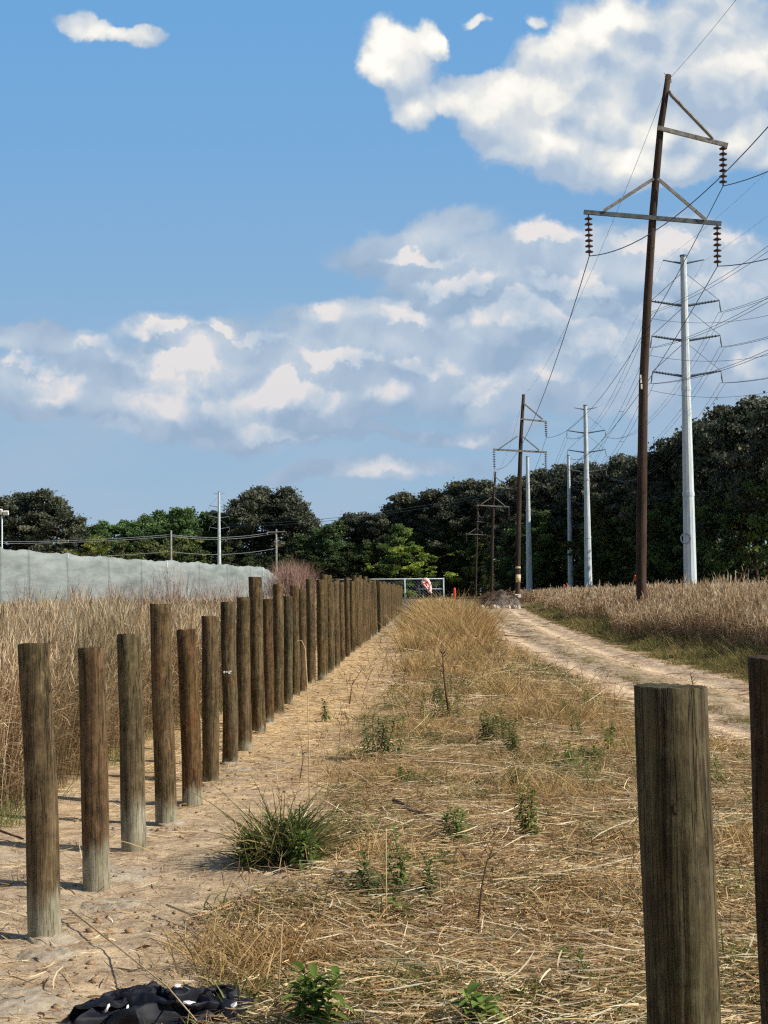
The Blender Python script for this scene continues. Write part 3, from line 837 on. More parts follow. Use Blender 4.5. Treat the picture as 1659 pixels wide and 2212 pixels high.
for j in range(3):
    for s_ in range(2):
        t_ = TA[2 + 2 * j + s_]
        paths = []
        for dx_ in (-.22, .22):
            a = PA + t_ + Vector((dx_, 0, 0)); b_ = PBs + TB[2 + 2 * j + s_] + Vector((dx_, 0, 0))
            e = (PD if s_ == 0 else PC) + Vector((dx_, 0, 26.5 - 2.4 * j - (3 if s_ == 0 else 0)))
            paths += [cat((a.x, 5, a.z), a, 4.0), cat(a, b_, 3.6), cat(b_, e, 3.0)]
        c = cat(PA + t_, PBs + TB[2 + 2 * j + s_], 3.6)
        for q in (6, 13, 20): paths.append([c[q] - Vector((.24, 0, 0)), c[q] + Vector((.24, 0, 0))])
        line(f'twin conductor pair on the {lv[j]} {"left" if s_ == 0 else "right"} arm of the big steel pole', paths, .017)
# jumper loops strung across the arms of the big pole
for j, z in enumerate((23.9, 20.7, 17.7)):
    line(f'{lv[j]} slack wire crossing behind the big steel pole towards the right', [cat(PA + Vector((-2.9, .5, z + .9)), PA + Vector((12, -14, z + 1.6)), 1.7)], .016)
line('pair of far wires strung between the dark trees across the gap of sky', [cat(PL + Vector((2, 0, 21)), PD + Vector((0, 0, 24)), 2.0), cat(PL + Vector((2, 0, 20.4)), PD + Vector((0, 0, 23.4)), 2.0)], .05)

# ---------------------------------------------------------------- small poles on the left
def small_pole(px, pty, Y, label, arm=True, pale=True):
    g_ = at(px, 1240, Y); g_.z = 0
    zt = at(px, pty, Y).z
    s_ = thing('distribution_pole', g_, label, 'utility pole', 'small poles behind the screen fence')
    MB().tube([(0, 0, -.3), (0, 0, zt * .5), (.03, 0, zt)], [.2, .17, .12], 10).build('shaft', M['armwood'] if pale else M['polewood'], s_, True)
    if arm:
        MB().beam((-1.2, -.16, zt - .4), (1.2, -.16, zt - .35), .1, .12).build('crossarm', M['armwood'], s_)
        for q in (-1.1, 0, 1.1): MB().lathe((q, -.16, zt - .3), [(.03, 0), (.07, .05), (.07, .12), (.02, .22)], 8).build('insulator', M['insul'], s_)
    return g_, zt
g1, z1 = small_pole(597, 1143, 200, 'pale wooden pole at the right end of the screen fence')
g2, z2 = small_pole(369.5, 1146, 200, 'short white pole rising over the middle of the screen fence', arm=False)
for k_, dz in (('upper', -.3), ('second upper', -.55), ('lower', -2.6)):
    line(f'{k_} pale wire strung between the small poles over the screen fence', [cat(g1 + Vector((0, 0, z1 + dz)), g2 + Vector((0, 0, z2 + dz - .25)), .6), cat(g2 + Vector((0, 0, z2 + dz - .25)), Vector((-62, 205, z2 + dz - .5)), .5)], .035, 'wirepale')
lp = at(4, 1240, 150); lp.z = 0; zt = at(4, 1112, 150).z
fl = thing('floodlight_mast', lp, 'white floodlight mast at the left edge above the screen fence', 'floodlight')
MB().tube([(0, 0, 0), (0, 0, zt)], [.1, .07], 10).build('mast', M['galv'], fl, True)
MB().box((0, 0, zt + .05), (1.0, .3, .12)).build('bracket', M['galvdark'], fl)
MB().box((-.25, -.15, zt + .3), (.6, .35, .5), Matrix.Rotation(.35, 3, 'X')).build('lamp_head', M['white'], fl)
MB().box((.42, -.1, zt + .18), (.5, .35, .4), Matrix.Rotation(.35, 3, 'X')).build('lamp_head', M['white'], fl)

# ---------------------------------------------------------------- pale screen fence on the left
m, gg, b = mat('woven_screen_fabric', 0.8)
o_ = objco(gg)
n1 = gg.noise(sc3(gg, o_, .5, .10, .9), 1.0, 7, 0.66); n2 = gg.noise(sc3(gg, o_, 2.0, .35, 2.2), 1.0, 6, 0.7)
col = gg.ramp(n1 * 0.5 + n2 * 0.5, [(0.34, lin(104, 112, 110)), (0.5, lin(134, 143, 141)), (0.64, lin(154, 162, 160))])
gg.put(b.inputs['Base Color'], col); bump(gg, b, n2, 0.6, 0.08)
M['screen'] = m
W = [(-420, 1142, 44), (-260, 1158, 49), (-120, 1171, 54.5), (0, 1183, 60), (62, 1188, 62.8), (145, 1194.5, 67), (234, 1202, 72.5), (305, 1208, 77), (360, 1210, 82), (430, 1214, 89), (490, 1219, 95), (540, 1222, 101), (568, 1224, 104.5), (580, 1231, 106), (592, 1240, 107.4), (604, 1248, 109)]
Wp = [at(*w) for w in W]
fence = thing('screen_fence', (Wp[3].x, Wp[3].y, 0), 'long pale grey-green fabric screen fence sagging at its far right end', 'fence')
FO = Vector((Wp[3].x, Wp[3].y, 0))
for i in range(len(Wp) - 1):
    a, b_ = Wp[i] - FO, Wp[i + 1] - FO
    L_ = (Vector((b_.x, b_.y)) - Vector((a.x, a.y))).length
    nx, nz = max(3, int(L_ / .3)), 12
    vs_ = []
    nrm = Vector((b_.y - a.y, -(b_.x - a.x), 0)).normalized()
    for k in range(nx + 1):
        p = a.lerp(b_, k / nx)
        q0 = Vector((p.x, p.y, 0)) + FO
        sag = -.07 * math.sin(math.pi * k / nx) + .09 * mn.noise((q0.x * 1.3, q0.y * 1.3, 1))
        for j in range(nz + 1):
            z = (p.z + sag) * (1 - j / nz) + .0
            off = .08 * mn.noise((q0.x * .6, q0.y * .6, z * .6)) + .016 * mn.noise((q0.x * 2.2, q0.y * 2.2, z * 1.2)) + .12 * math.sin(math.pi * j / nz) * .5
            if i > 10: off += .35 * mn.noise((q0.x * 2, q0.y * 2, z * 1.4)) * (j / nz + .2)
            if k in (0, nx): off *= .4
            vs_.append(Vector((p.x, p.y, z)) + nrm * off)
    fs = [(k * (nz + 1) + j, (k + 1) * (nz + 1) + j, (k + 1) * (nz + 1) + j + 1, k * (nz + 1) + j + 1) for k in range(nx) for j in range(nz)]
    o = MB().add(vs_, fs).build('fabric_panel', M['screen'], fence, True)
    sm = o.modifiers.new('s', 'SOLIDIFY'); sm.thickness = .012
    MB().tube([(b_.x, b_.y + .12, 0), (b_.x, b_.y + .12, b_.z - .04)], .04, 8).build('fence_post', M['galv'], fence, True)

# ---------------------------------------------------------------- far gate fence, banner, markers, heap
YF = 130.0
f0 = at(958, 1260, YF); f0.z = 0
cf = thing('chain_link_fence', f0, 'low grey chain-link fence with white top rail beyond the post row', 'fence')
zt = at(958, 1250, YF).z; zm = at(958, 1272, YF).z
xl = at(760, 1250, YF).x - f0.x
MB().tube([(xl - 4, 0, zt + .02), (0, 0, zt)], .045, 8).build('top_rail', M['galv'], cf, True)
MB().tube([(-2.4, .05, zm), (0, .05, zm)], .035, 8).build('middle_rail', M['galv'], cf, True)
for x in (0, -3.4, -7.0, -10.6):
    MB().tube([(x, 0, -.1), (x, 0, zt + .08)], .06, 8).build('fence_post', M['galv'], cf, True)
mb = MB()
hh = zt
n = int((abs(xl) + 4 + hh) / .28)
for k in range(n):
    x0 = xl - 4 + k * .28
    for sg in (1, -1):
        a = Vector((x0, .03, 0)) if sg > 0 else Vector((x0, .03, hh)); e = Vector((x0 + hh, .03, hh)) if sg > 0 else Vector((x0 + hh, .03, 0))
        if e.x > 0: t_ = (0 - a.x) / (e.x - a.x); e = a.lerp(e, t_)
        if a.x < 0: mb.tube([a, e], .011, 3, cap=False)
mb.build('wire_mesh', M['galvdark'], cf)
# crumpled orange and white banner
m, gg, b = mat('orange_white_vinyl', 0.5)
o_ = objco(gg)
st = gg.noise(sc3(gg, o_, 2.6, 2.6, 2.8), 1.0, 2, 0.6, .4)
col = gg.ramp(st, [(0.40, lin(236, 60, 44)), (0.44, lin(244, 206, 196)), (0.56, lin(246, 236, 232)), (0.62, lin(236, 96, 74))], 'LINEAR')
gg.put(b.inputs['Base Color'], col); M['banner'] = m
bc = at(922, 1268, YF - .5)
prof = [(-.35, 1.0), (-.05, 1.05), (.15, .95), (.32, .6), (.42, .2), (.46, -.3), (.44, -.75), (.2, -.75), (.05, -.45), (-.12, -.1), (-.30, .1), (-.48, .35), (-.52, .6)]
mb = MB(); vs_, N_ = [], len(prof)
c = Vector((0.02, 0, .2))
for rf, dep in ((1.0, 0.0), (.86, -.13), (.6, -.20), (.3, -.10), (.02, -.16)):
    for (x, z) in prof:
        p = Vector((c.x + (x - c.x) * rf, dep, c.z + (z - c.z) * rf)); p.y += .14 * mn.noise((p.x * 5, rf * 7, p.z * 5)) if rf < 1 else 0
        vs_.append(p * 1.0)
fs = [(i * N_ + k, i * N_ + (k + 1) % N_, (i + 1) * N_ + (k + 1) % N_, (i + 1) * N_ + k) for i in range(4) for k in range(N_)]
fs.append(tuple(range(N_)))
mb.add(vs_, fs)
o = mb.build('warning_banner', M['banner'], None, False, bc)
o.scale = (.95, 1, .78)
tag(o, 'crumpled orange and white banner tied on the chain-link fence', 'banner')
mk = at(982, 1290, 128); mk.z = 0
zt2 = at(982, 1269.5, 128).z
tag(MB().lathe((0, 0, 0), [(.0, -.05), (.11, -.05), (.11, zt2 - .12), (.085, zt2 - .04), (.04, zt2), (0, zt2)], 12).build('marker_post', M['orange'], None, True, mk), 'orange marker post right of the chain-link fence', 'marker post')
for (px, pt, Y, lb) in ((1219, 1263, 200, 'small orange marker in the grass left of the bare steel pole'), (1376, 1243, 70, 'faded orange ribbon stake beside the leaning wooden pole')):
    q = at(px, 1290, Y); q.z = 0; zz = at(px, pt, Y).z
    s_ = thing('survey_stake', q, lb, 'stake')
    MB().tube([(0, 0, 0), (0, 0, zz)], .03, 6).build('stake', M['armwood'], s_)
    hh = .55 if Y > 100 else .28
    MB().add([(-.14, 0, zz - hh), (.12, .04, zz - hh * 1.05), (.16, -.02, zz - .04), (.02, .03, zz + .05), (-.1, -.03, zz), (-.05, .12, zz - hh * .5), (.1, -.1, zz - hh * .5)],
             [(0, 1, 6), (1, 2, 6), (2, 3, 6), (3, 4, 6), (4, 0, 6), (0, 1, 5), (1, 2, 5), (2, 3, 5), (3, 4, 5), (4, 0, 5)]).build('ribbon', M['orange'], s_)

hp = at(1078, 1290, 141); hp.z = 0
heap = thing('brush_heap', hp, 'grey heap of brush and soil at the end of the sandy track', 'heap')
vs_ = []; nx, ny = 40, 18
for i in range(nx + 1):
    for j in range(ny + 1):
        x, y = (i / nx - .5) * 4.6, (j / ny - .5) * 3.0
        r_ = max(0, 1 - (x / 2.25) ** 2 - (y / 1.5) ** 2)
        z = 1.55 * r_ ** .55 * (1 + .35 * mn.noise((x * 1.2, y * 1.2, 3))) + .15 * mn.noise((x * 4, y * 4, 1)) * r_ - .05
        vs_.append((x, y, z))
fs = [(i * (ny + 1) + j, (i + 1) * (ny + 1) + j, (i + 1) * (ny + 1) + j + 1, i * (ny + 1) + j + 1) for i in range(nx) for j in range(ny)]
MB().add(vs_, fs).build('soil', simple('grey_heap_soil', lin(84, 78, 72), lin(136, 126, 116), (2.5, 2.5, 2.5), .95, 1.0, .2), heap, True)
mb = MB()
for k in range(420):
    x, y = random.uniform(-2.2, 2.2), random.uniform(-1.5, .6)
    r_ = max(0, 1 - (x / 2.25) ** 2 - (y / 1.5) ** 2); z = 1.5 * r_ ** .55
    d_ = Vector((random.gauss(0, 1), random.gauss(0, .4), random.gauss(0, .5))).normalized() * random.uniform(.3, .9)
    p = Vector((x, y, z + .03)); mb.tube([p - d_ * .5, p + Vector((0, 0, random.uniform(-.05, .12))), p + d_ * .5], [.02, .022, .008], 4, cap=False)
mb.build('branches', M['twig'], heap)
for k in range(9):
    x = -2.2 + k * .5 + random.uniform(-.12, .12); s_ = random.uniform(.15, .3)
    mb = MB(); vs_ = []
    for i in range(7):
        for j in range(10):
            a_, b2 = math.pi * i / 6, 2 * math.pi * j / 10; p = Vector((math.sin(a_) * math.cos(b2), math.sin(a_) * math.sin(b2), math.cos(a_)))
            vs_.append(p * s_ * (1 + .5 * mn.noise(p * 1.5 + Vector((k * 7, 0, 0)))) + Vector((x, -1.7, .08)))
    mb.add(vs_, [(i * 10 + j, (i + 1) * 10 + j, (i + 1) * 10 + (j + 1) % 10, i * 10 + (j + 1) % 10) for i in range(6) for j in range(10)])
    mb.build('rock', M['rock'], heap)

# ---------------------------------------------------------------- trees
def make_tree(kind, h, seed, nleaf):
    rs = np.random.default_rng(seed); random.seed(seed)
    mb = MB(); cl = []
    lean = Vector((random.uniform(-.04, .04), random.uniform(-.04, .04), 0))
    npt = 7
    tr = [Vector((lean.x * h * q + .25 * mn.noise((q * 3, seed, 0)), lean.y * h * q + .25 * mn.noise((q * 3, seed, 5)), h * .93 * q)) for q in [k / npt for k in range(npt + 1)]]
    tr[0].z = -.4
    r0 = h * .013 + .05
    mb.tube(tr, [r0 * (1 - .85 * k / npt) for k in range(npt + 1)], 7)
    if kind == 'pine': z0, z1, nb, wmax = .40, .98, 30, .185
    elif kind == 'open': z0, z1, nb, wmax = .28, .98, 30, .26
    elif kind == 'broad': z0, z1, nb, wmax = .14, .97, 34, .30
    else: z0, z1, nb, wmax = .02, .95, 26, .50      # bush
    for k in range(nb):
        q = z0 + (z1 - z0) * (k + random.random() * .8) / nb
        rel = (q - z0) / (z1 - z0)
        if kind == 'pine': prof = math.sin(min(1, rel * 1.15 + .25) * math.pi * .86) ** .8
        elif kind == 'open': prof = (.75 + .35 * random.random()) * math.sqrt(max(0.03, 1 - rel ** 2.4))
        else: prof = math.sqrt(max(.04, 1 - (rel * 1.35 - .35) ** 2))
        ln = h * wmax * prof * random.choice((.35, .6, .8, 1.0, 1.25))
        w = k * 2.4 + random.uniform(-.5, .5)
        o = tr[0].lerp(tr[-1], q) if q < 1 else tr[-1]
        o = Vector((np.interp(q, np.linspace(0, 1, npt + 1), [p.x for p in tr]), np.interp(q, np.linspace(0, 1, npt + 1), [p.y for p in tr]), h * .93 * q))
        rise = {'pine': .25, 'open': .30, 'broad': .35}.get(kind, .4)
        tip = o + Vector((math.cos(w) * ln, math.sin(w) * ln, ln * (rise + random.uniform(-.15, .2))))
        mid_ = o.lerp(tip, .5) + Vector((0, 0, -.05 * ln))
        mb.tube([o, mid_, tip], [r0 * .33 * (1 - q * .6), r0 * .2 * (1 - q * .6), .02], 5, cap=False)
        rr = h * random.uniform(.024, .060) * (1.25 if kind in ('broad', 'bush') else 1.0)
        cl.append((tip, rr)); 
        if ln > h * .08: cl.append((mid_ + Vector((random.uniform(-1, 1), random.uniform(-1, 1), random.uniform(-.2, .8))) * h * .03, rr * .85))
        if random.random() < .6:
            s_ = Vector((math.cos(w + random.uniform(-1, 1)), math.sin(w + random.uniform(-1, 1)), random.uniform(.1, .6))) * ln * .4
            cl.append((mid_ + s_, rr * .8))
    cl.append((tr[-1] + Vector((0, 0, h * .03)), h * .06)); cl.append((tr[-1], h * .075))
    C_ = np.array([tuple(c[0]) for c in cl]); Rr = np.array([c[1] for c in cl])
    pr = Rr ** 2 / (Rr ** 2).sum()
    idx = rs.choice(len(cl), nleaf, p=pr)
    d_ = unit(rs.normal(size=(nleaf, 3))); rad = rs.random(nleaf) ** .45
    flat = np.array([1.15, 1.15, .72])
    far_ = 1 + .35 * (rs.random(nleaf) < .12)
    c_ = C_[idx] + d_ * flat * far_[:, None] * (Rr[idx] * rad * (1 + .3 * rs.normal(size=nleaf) * .6))[:, None]
    c_[:, 2] = np.maximum(c_[:, 2], .1)
    sz = h * rs.uniform(.006, .0145, nleaf) * (1.25 if kind in ('broad', 'bush') else 1.0)
    a = unit(rs.normal(size=(nleaf, 3))); bb = unit(np.cross(a, rs.normal(size=(nleaf, 3))))
    V = np.stack([c_ + a * sz[:, None], c_ + bb * sz[:, None] * .75, c_ - a * sz[:, None] * .9, c_ - bb * sz[:, None] * .7], 1).reshape(-1, 3)
    F = np.arange(nleaf * 4).reshape(-1, 4)
    crnd = rs.random(len(cl))
    rv = np.clip(.75 * crnd[idx] + .35 * rs.random(nleaf) - .05, 0, 1)  # tone per cluster: leaf variety plus sunlit clumps painted into the colour
    leaf = M['pineleaf'] if kind in ('pine', 'open') else M['broadleaf']
    return mb.mesh('trunk', M['bark'], True), quads('crown', V, F, leaf, {'rnd': np.repeat(rv, 4)})
TV = {'pine': [make_tree('pine', 22, s_, 10500) for s_ in (11, 12, 13, 14)],
      'open': [make_tree('open', 20, s_, 10500) for s_ in (21, 22, 23)],
      'broad': [make_tree('broad', 15, s_, 10500) for s_ in (31, 32, 33)],
      'bush': [make_tree('bush', 6, s_, 5000) for s_ in (41, 42, 43)]}
def tdist(px): return float(np.interp(px, [-60, 480, 700, 1000, 1075, 1100, 1240, 1300, 1430, 1790], [432, 432, 425, 412, 402, 338, 330, 302, 255, 180])) 
TH = {'pine': 22, 'open': 20, 'broad': 15, 'bush': 6}
random.seed(99); tcount = {}
def tree(kind, px, pty, Y, label, group, wide=1.0, tint=(1, 1, 1), names={'pine': 'pine_tree', 'open': 'pine_tree', 'broad': 'broadleaf_tree', 'bush': 'bush'}):
    pty = pty + (random.choice((-12, -6, 0, 6, 14)) + random.uniform(-4, 4) if kind == 'pine' else random.uniform(-4, 5))
    g_ = at(px, 1240, Y)
    zt = at(px, pty, Y).z
    s_ = zt / TH[kind] / .99
    tm, cm = TV[kind][tcount.get(kind, 0) % len(TV[kind])]; tcount[kind] = tcount.get(kind, 0) + 1
    root = thing(names[kind], (g_.x, Y, 0), label, 'bush' if kind == 'bush' else 'tree', group, random.uniform(0, 6.28))
    root.scale = (s_ * wide, s_ * wide, s_)
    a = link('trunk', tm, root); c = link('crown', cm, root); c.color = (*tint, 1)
    return root
gp = 'tall pines of the wood on the right'
gl = 'pines of the clump at the left edge'
gb = 'green broadleaf trees left of the middle'
gd = 'dark spreading trees left of the middle'
gm = 'trees of the wood behind the track end'
gu = 'undergrowth bushes along the foot of the wood'
for px, py in ((-60, 1085), (-25, 1078), (12, 1073), (38, 1066), (66, 1068), (92, 1060), (122, 1072), (150, 1096)):
    tree('open', px, py, random.uniform(425, 445), 'dark pine of the clump at the left edge behind the screen fence', gl, 1.15)
for px, py in ((166, 1122), (188, 1141)):
    tree('broad', px, py, 440, 'small dark tree between the left pine clump and the green trees', gl, .9)
for px, py in ((205, 1136), (232, 1126), (262, 1120), (292, 1122), (322, 1112), (352, 1102), (380, 1097), (412, 1099), (438, 1112)):
    tree('broad', px, py, random.uniform(440, 455), 'mid green broadleaf tree above the screen fence', gb, 1.1, (1.15, 1.35, 1.1))
for px, py, tn, lb in ((208, 1158, (2.2, 1.7, .8), 'yellowish bush just above the screen fence'), (262, 1164, (1.4, 1.2, 1.0), 'olive bush right of the yellowish bush above the screen fence'),
                       (318, 1166, (1.3, 1.1, 1.0), 'brownish bush above the middle of the screen fence'), (395, 1158, (1.5, 1.3, .8), 'olive bush right of the short white pole'),
                       (430, 1178, (1.0, 1.0, 1.0), 'dark bush left of the lone distant steel pole'), (545, 1190, (.7, .7, .7), 'dark bush behind the end of the screen fence'),
                       (500, 1195, (.7, .6, .6), 'dark bush right of the lone distant steel pole')):
    tree('bush', px, py, 425, lb, 'bushes above the screen fence', 1.3, tn)
for px, py in ((462, 1110), (485, 1128)):
    tree('pine', px, py, 450, 'dark tree behind the lone distant steel pole', gd, 1.2)
tree('broad', 503, 1104, 445, 'green tree at the left flank of the big dark tree', gb, .9, (1.1, 1.3, 1.1))
for px, py, w in ((522, 1080, 1.2), (548, 1064, 1.3), (577, 1054, 1.4), (606, 1059, 1.3), (634, 1074, 1.3), (655, 1096, 1.2), (674, 1122, 1.1)):
    tree('open', px, py, random.uniform(430, 450), 'dark tall tree of the rounded clump left of the middle', gd, w)
for px, py in ((692, 1138), (712, 1130), (735, 1128), (650, 1150), (672, 1160), (705, 1165), (620, 1165)):
    tree('broad', px, py, random.uniform(418, 440), 'green broadleaf tree in the dip left of the middle', gb, 1.1, (1.0, 1.1, 1.0))
prof_r = [(750, 1110), (772, 1102), (795, 1098), (818, 1110), (842, 1090), (868, 1080), (895, 1071), (922, 1069), (947, 1060), (971, 1076), (993, 1046), (1018, 1040), (1046, 1040), (1073, 1050), (1098, 1040), (1124, 1028), (1152, 1021), (1180, 1018), (1207, 1007), (1235, 1010), (1263, 1013), (1290, 999), (1318, 1001), (1345, 998), (1371, 988), (1400, 996), (1430, 990), (1453, 950), (1479, 938), (1502, 934), (1524, 920), (1548, 902), (1574, 888), (1602, 878), (1634, 872), (1668, 866), (1704, 858), (1742, 850), (1780, 846)]
for i, (px, py) in enumerate(prof_r):
    Y = tdist(px) + 10 + random.uniform(-4, 6)
    far = px < 1100
    tree('pine' if i % 3 else 'open', px, py, Y, 'dark tree in the skyline of the wood behind the track end' if far else ('tall dark pine in the skyline of the wood on the right' if px < 1440 else 'tallest dark pine beside the right edge, behind the big steel pole'), gm if far else gp, 1.15 if far else 1.0)
    if px > 1520 and i % 2: continue
    # a second rank behind fills the wood
    tree('pine', px + 14, py + 14, Y + 16, 'dark tree in the second rank of the wood, ' + ('behind the track end' if far else 'on the right'), gm if far else gp, 1.2)
for i, (px, py) in enumerate(prof_r):
    Y = tdist(px) + 4
    if px > 1540 and i % 3: continue
    top = 1275 - (1275 - py) * random.uniform(.5, .72)
    tree('broad', px + random.uniform(-8, 8), top, Y - random.uniform(0, 3), 'mid-height tree in the front rank of the wood, ' + ('behind the track end' if px < 1100 else 'on the right'), gm if px < 1100 else gp, 1.0, random.choice([(.6, .66, .62), (.9, .85, .7), (1.2, 1.15, .85), (.55, .6, .6), (.85, .95, .8)]))
    tree('bush', px + random.uniform(-6, 6), 1275 - random.uniform(38, 70) * 250 / Y, Y - 5, 'dark bush of the undergrowth at the foot of the wood', gu, 1.4, (.5, .5, .5))  # halved tint, here and below, paints the wood's low shade into the leaves
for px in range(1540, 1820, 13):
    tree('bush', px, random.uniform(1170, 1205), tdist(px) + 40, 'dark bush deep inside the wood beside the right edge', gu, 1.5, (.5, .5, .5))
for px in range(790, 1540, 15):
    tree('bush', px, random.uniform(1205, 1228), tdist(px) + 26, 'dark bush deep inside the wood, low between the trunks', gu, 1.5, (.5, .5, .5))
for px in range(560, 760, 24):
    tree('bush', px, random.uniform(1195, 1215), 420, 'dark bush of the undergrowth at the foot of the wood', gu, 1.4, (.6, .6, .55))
for px, py, Y, tn, lb in ((905, 1182, 408, (2.6, 2.4, 1.0), 'bright yellow-green bush low in the wood above the chain-link fence'), (868, 1128, 410, (1.5, 1.6, 1.0), 'fresh green small tree left above the yellow-green bush'),
                          (1155, 1108, 325, (1.3, 1.4, 1.0), 'fresh green tree behind the bare steel pole by the wooden pole'), (1325, 1120, 284, (1.4, 1.25, .9), 'olive tree between the two steel poles with arms'),
                          (1300, 1075, 290, (1.5, 1.1, .9), 'brownish small tree left of the leaning pole, high in the wood')):
    tree('broad' if 'tree' in lb else 'bush', px, py, Y, lb, 'fresh green trees in the front of the wood', 1.1 if 'tree' in lb else 1.8, tn)

random.seed(5)
# bare reddish brush behind the posts: a loose thicket of countless stems
pts = []
n = 5200
bx = rng.normal(645, 38, n); by_ = rng.uniform(100, 128, n)
X_ = np.array([at(a, 1240, b_).x for a, b_ in zip(bx, by_)])
hh = 3.6 * np.exp(-((bx - 628) / 62) ** 2) * rng.uniform(.45, 1.05, n) + .5
base = np.stack([X_, by_, np.zeros(n)], 1)
d_ = unit(np.stack([rng.normal(0, .18, n), rng.normal(0, .18, n), np.ones(n)], 1))
V, F, A, T = blades(base, d_, hh, np.full(n, .028), np.stack([rng.normal(0, .25, n), rng.normal(0, .2, n), np.zeros(n)], 1), 3, taper=.3)
parts = [(V, F, A, T)]
for _ in range(3):
    q = rng.uniform(.25, .9, n)
    b2 = base + d_ * (hh * q)[:, None]
    d2 = unit(d_ + rng.normal(0, .5, (n, 3)))
    parts.append(blades(b2, d2, hh * .28, np.full(n, .020), np.zeros((n, 3)), 1, taper=.4))
V, F, A, T = merge(parts)
M['brush'] = blade_mat('bare_reddish_stems', [(0, lin(96, 72, 62)), (.5, lin(146, 112, 98)), (1, lin(178, 150, 132))], .2, .0)
tag(link('dry_brush', quads('dry_brush', V, F, M['brush'], {'rnd': A, 'tt': T})), 'bare reddish brush behind the middle of the post row', 'brush', kind='stuff')

# tall dead weeds in front of the screen fence
n = 900
ctr = rng.choice([375, 318, 500, 250, 60, 160, 440], n); bx = ctr + rng.normal(0, 14, n); by_ = rng.uniform(52, 70, n)
X_ = np.array([at(a, 1240, b_).x for a, b_ in zip(bx, by_)])
hh = rng.uniform(1.4, 2.7, n) * np.where(ctr == 375, 1.12, .92)
base = np.stack([X_, by_, np.zeros(n)], 1)
d_ = unit(np.stack([rng.normal(0, .12, n), rng.normal(0, .12, n), np.ones(n)], 1))
parts = [blades(base, d_, hh, np.full(n, .016), np.stack([rng.normal(0, .25, n), rng.normal(0, .2, n), np.zeros(n)], 1), 3, taper=.3)]
for _ in range(3):
    q = rng.uniform(.4, .9, n)
    parts.append(blades(base + d_ * (hh * q)[:, None], unit(d_ + rng.normal(0, .5, (n, 3))), hh * .2, np.full(n, .013), np.zeros((n, 3)), 1, taper=.4))
V, F, A, T = merge(parts)
tag(link('dry_brush', quads('dry_brush', V, F, M['brush'], {'rnd': A, 'tt': T})), 'thin dead weeds standing before the pale screen fence', 'brush', kind='stuff')

# ---------------------------------------------------------------- grasses
def hz_np(x, y): return np.array([hbase(float(a), float(b_)) for a, b_ in zip(x, y)])
def sample(n, y0, y1, xa, xb, power=2.0):
    """points between the curves xa(y) and xb(y), thinning out with distance as 1/y^power"""
    yy = np.exp(np.linspace(math.log(y0), math.log(y1), 400))
    w = np.clip(xb(yy) - xa(yy), 0.0, None) * yy ** (1 - power)
    c = np.cumsum(w); c /= c[-1]
    y = np.interp(rng.random(n), c, yy)
    return xa(y) + (xb(y) - xa(y)) * rng.random(n), y
vis_l = lambda y: -.27 * y - 1.2
vis_r = lambda y: .27 * y + 1.2
rl = lambda y: lerp_pts(RL, y); rr_ = lambda y: lerp_pts(RR, y); row = lambda y: lerp_pts(ROW, y)
LOD = lambda y, w0, k=.55: np.maximum(w0, y / 1480 * k)
def nz(x, y, s_, o=0): return np.array([mn.noise((float(a) * s_, float(b_) * s_, o)) for a, b_ in zip(x, y)])

def tall_grass(n, xa, xb, y0, y1, hgt, name, label, matl, green=None):
    x, y = sample(n, y0, y1, xa, xb)
    cl = nz(x, y, .55, 2)
    c2 = nz(x, y, .16, 19)
    h = hgt(x, y) * np.clip(1 + .26 * cl + .14 * c2, .45, 1.16) * (.62 + .38 * rng.random(n) ** .6 + .22 * (rng.random(n) < .06) * rng.random(n))
    base = np.stack([x, y, hz_np(x, y) - .02], 1)
    az = rng.uniform(0, 2 * np.pi, n); ln = rng.uniform(.02, .20, n)
    d_ = unit(np.stack([np.cos(az) * ln + .03, np.sin(az) * ln, np.ones(n)], 1))
    w = LOD(y, .005, .46)
    r0 = np.clip(rng.random(n) * .8 + .3 * cl + .1, 0, 1)
    bend = np.stack([rng.normal(.05, .12, n) * h, rng.normal(0, .1, n) * h, -.04 * h], 1)
    parts = [blades(base, d_, h, w, bend, 3, taper=.5, rnd=r0)]
    for k in range(4):
        q = rng.uniform(.12, .8, n)
        b2 = base + d_ * (h * q)[:, None] + bend * (q ** 2)[:, None]
        az = rng.uniform(0, 2 * np.pi, n)
        d2 = unit(np.stack([np.cos(az) * .55, np.sin(az) * .55, np.ones(n)], 1))
        L_ = h * rng.uniform(.16, .34, n)
        bd = np.stack([np.cos(az) * L_ * .6, np.sin(az) * L_ * .6, -L_ * rng.uniform(.3, 1.1, n)], 1)
        V, F, A, T = blades(b2, d2, L_, w * 1.5, bd, 3, rnd=np.clip(r0 + rng.normal(0, .15, n), 0, 1))
        parts.append((V, F, A, np.clip(T * 0 + np.repeat(q, 8), 0, 1)))
    # feathery heads
    for k in range(3):
        b2 = base + d_ * (h * (.9 + .05 * k))[:, None] + bend
        d2 = unit(d_ + rng.normal(0, .28, (n, 3)))
        V, F, A, T = blades(b2, d2, h * rng.uniform(.06, .15, n), w * 1.5, np.zeros((n, 3)), 2, rnd=np.clip(r0 + .2, 0, 1))
        parts.append((V, F, A, T * 0 + 1))
    V, F, A, T = merge(parts)
    o = link(name, quads(name, V, F, matl, {'rnd': A, 'tt': T}))
    return tag(o, label, 'grass', kind='stuff')
DRY = [(0, lin(90, 73, 54)), (.3, lin(138, 112, 83)), (.6, lin(174, 145, 109)), (.85, lin(202, 177, 139)), (1, lin(224, 207, 175))]
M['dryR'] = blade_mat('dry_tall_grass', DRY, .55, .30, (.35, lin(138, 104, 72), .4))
M['dryL'] = blade_mat('dry_tall_grass_left', DRY, .5, .30, (.45, lin(104, 98, 66), .6))
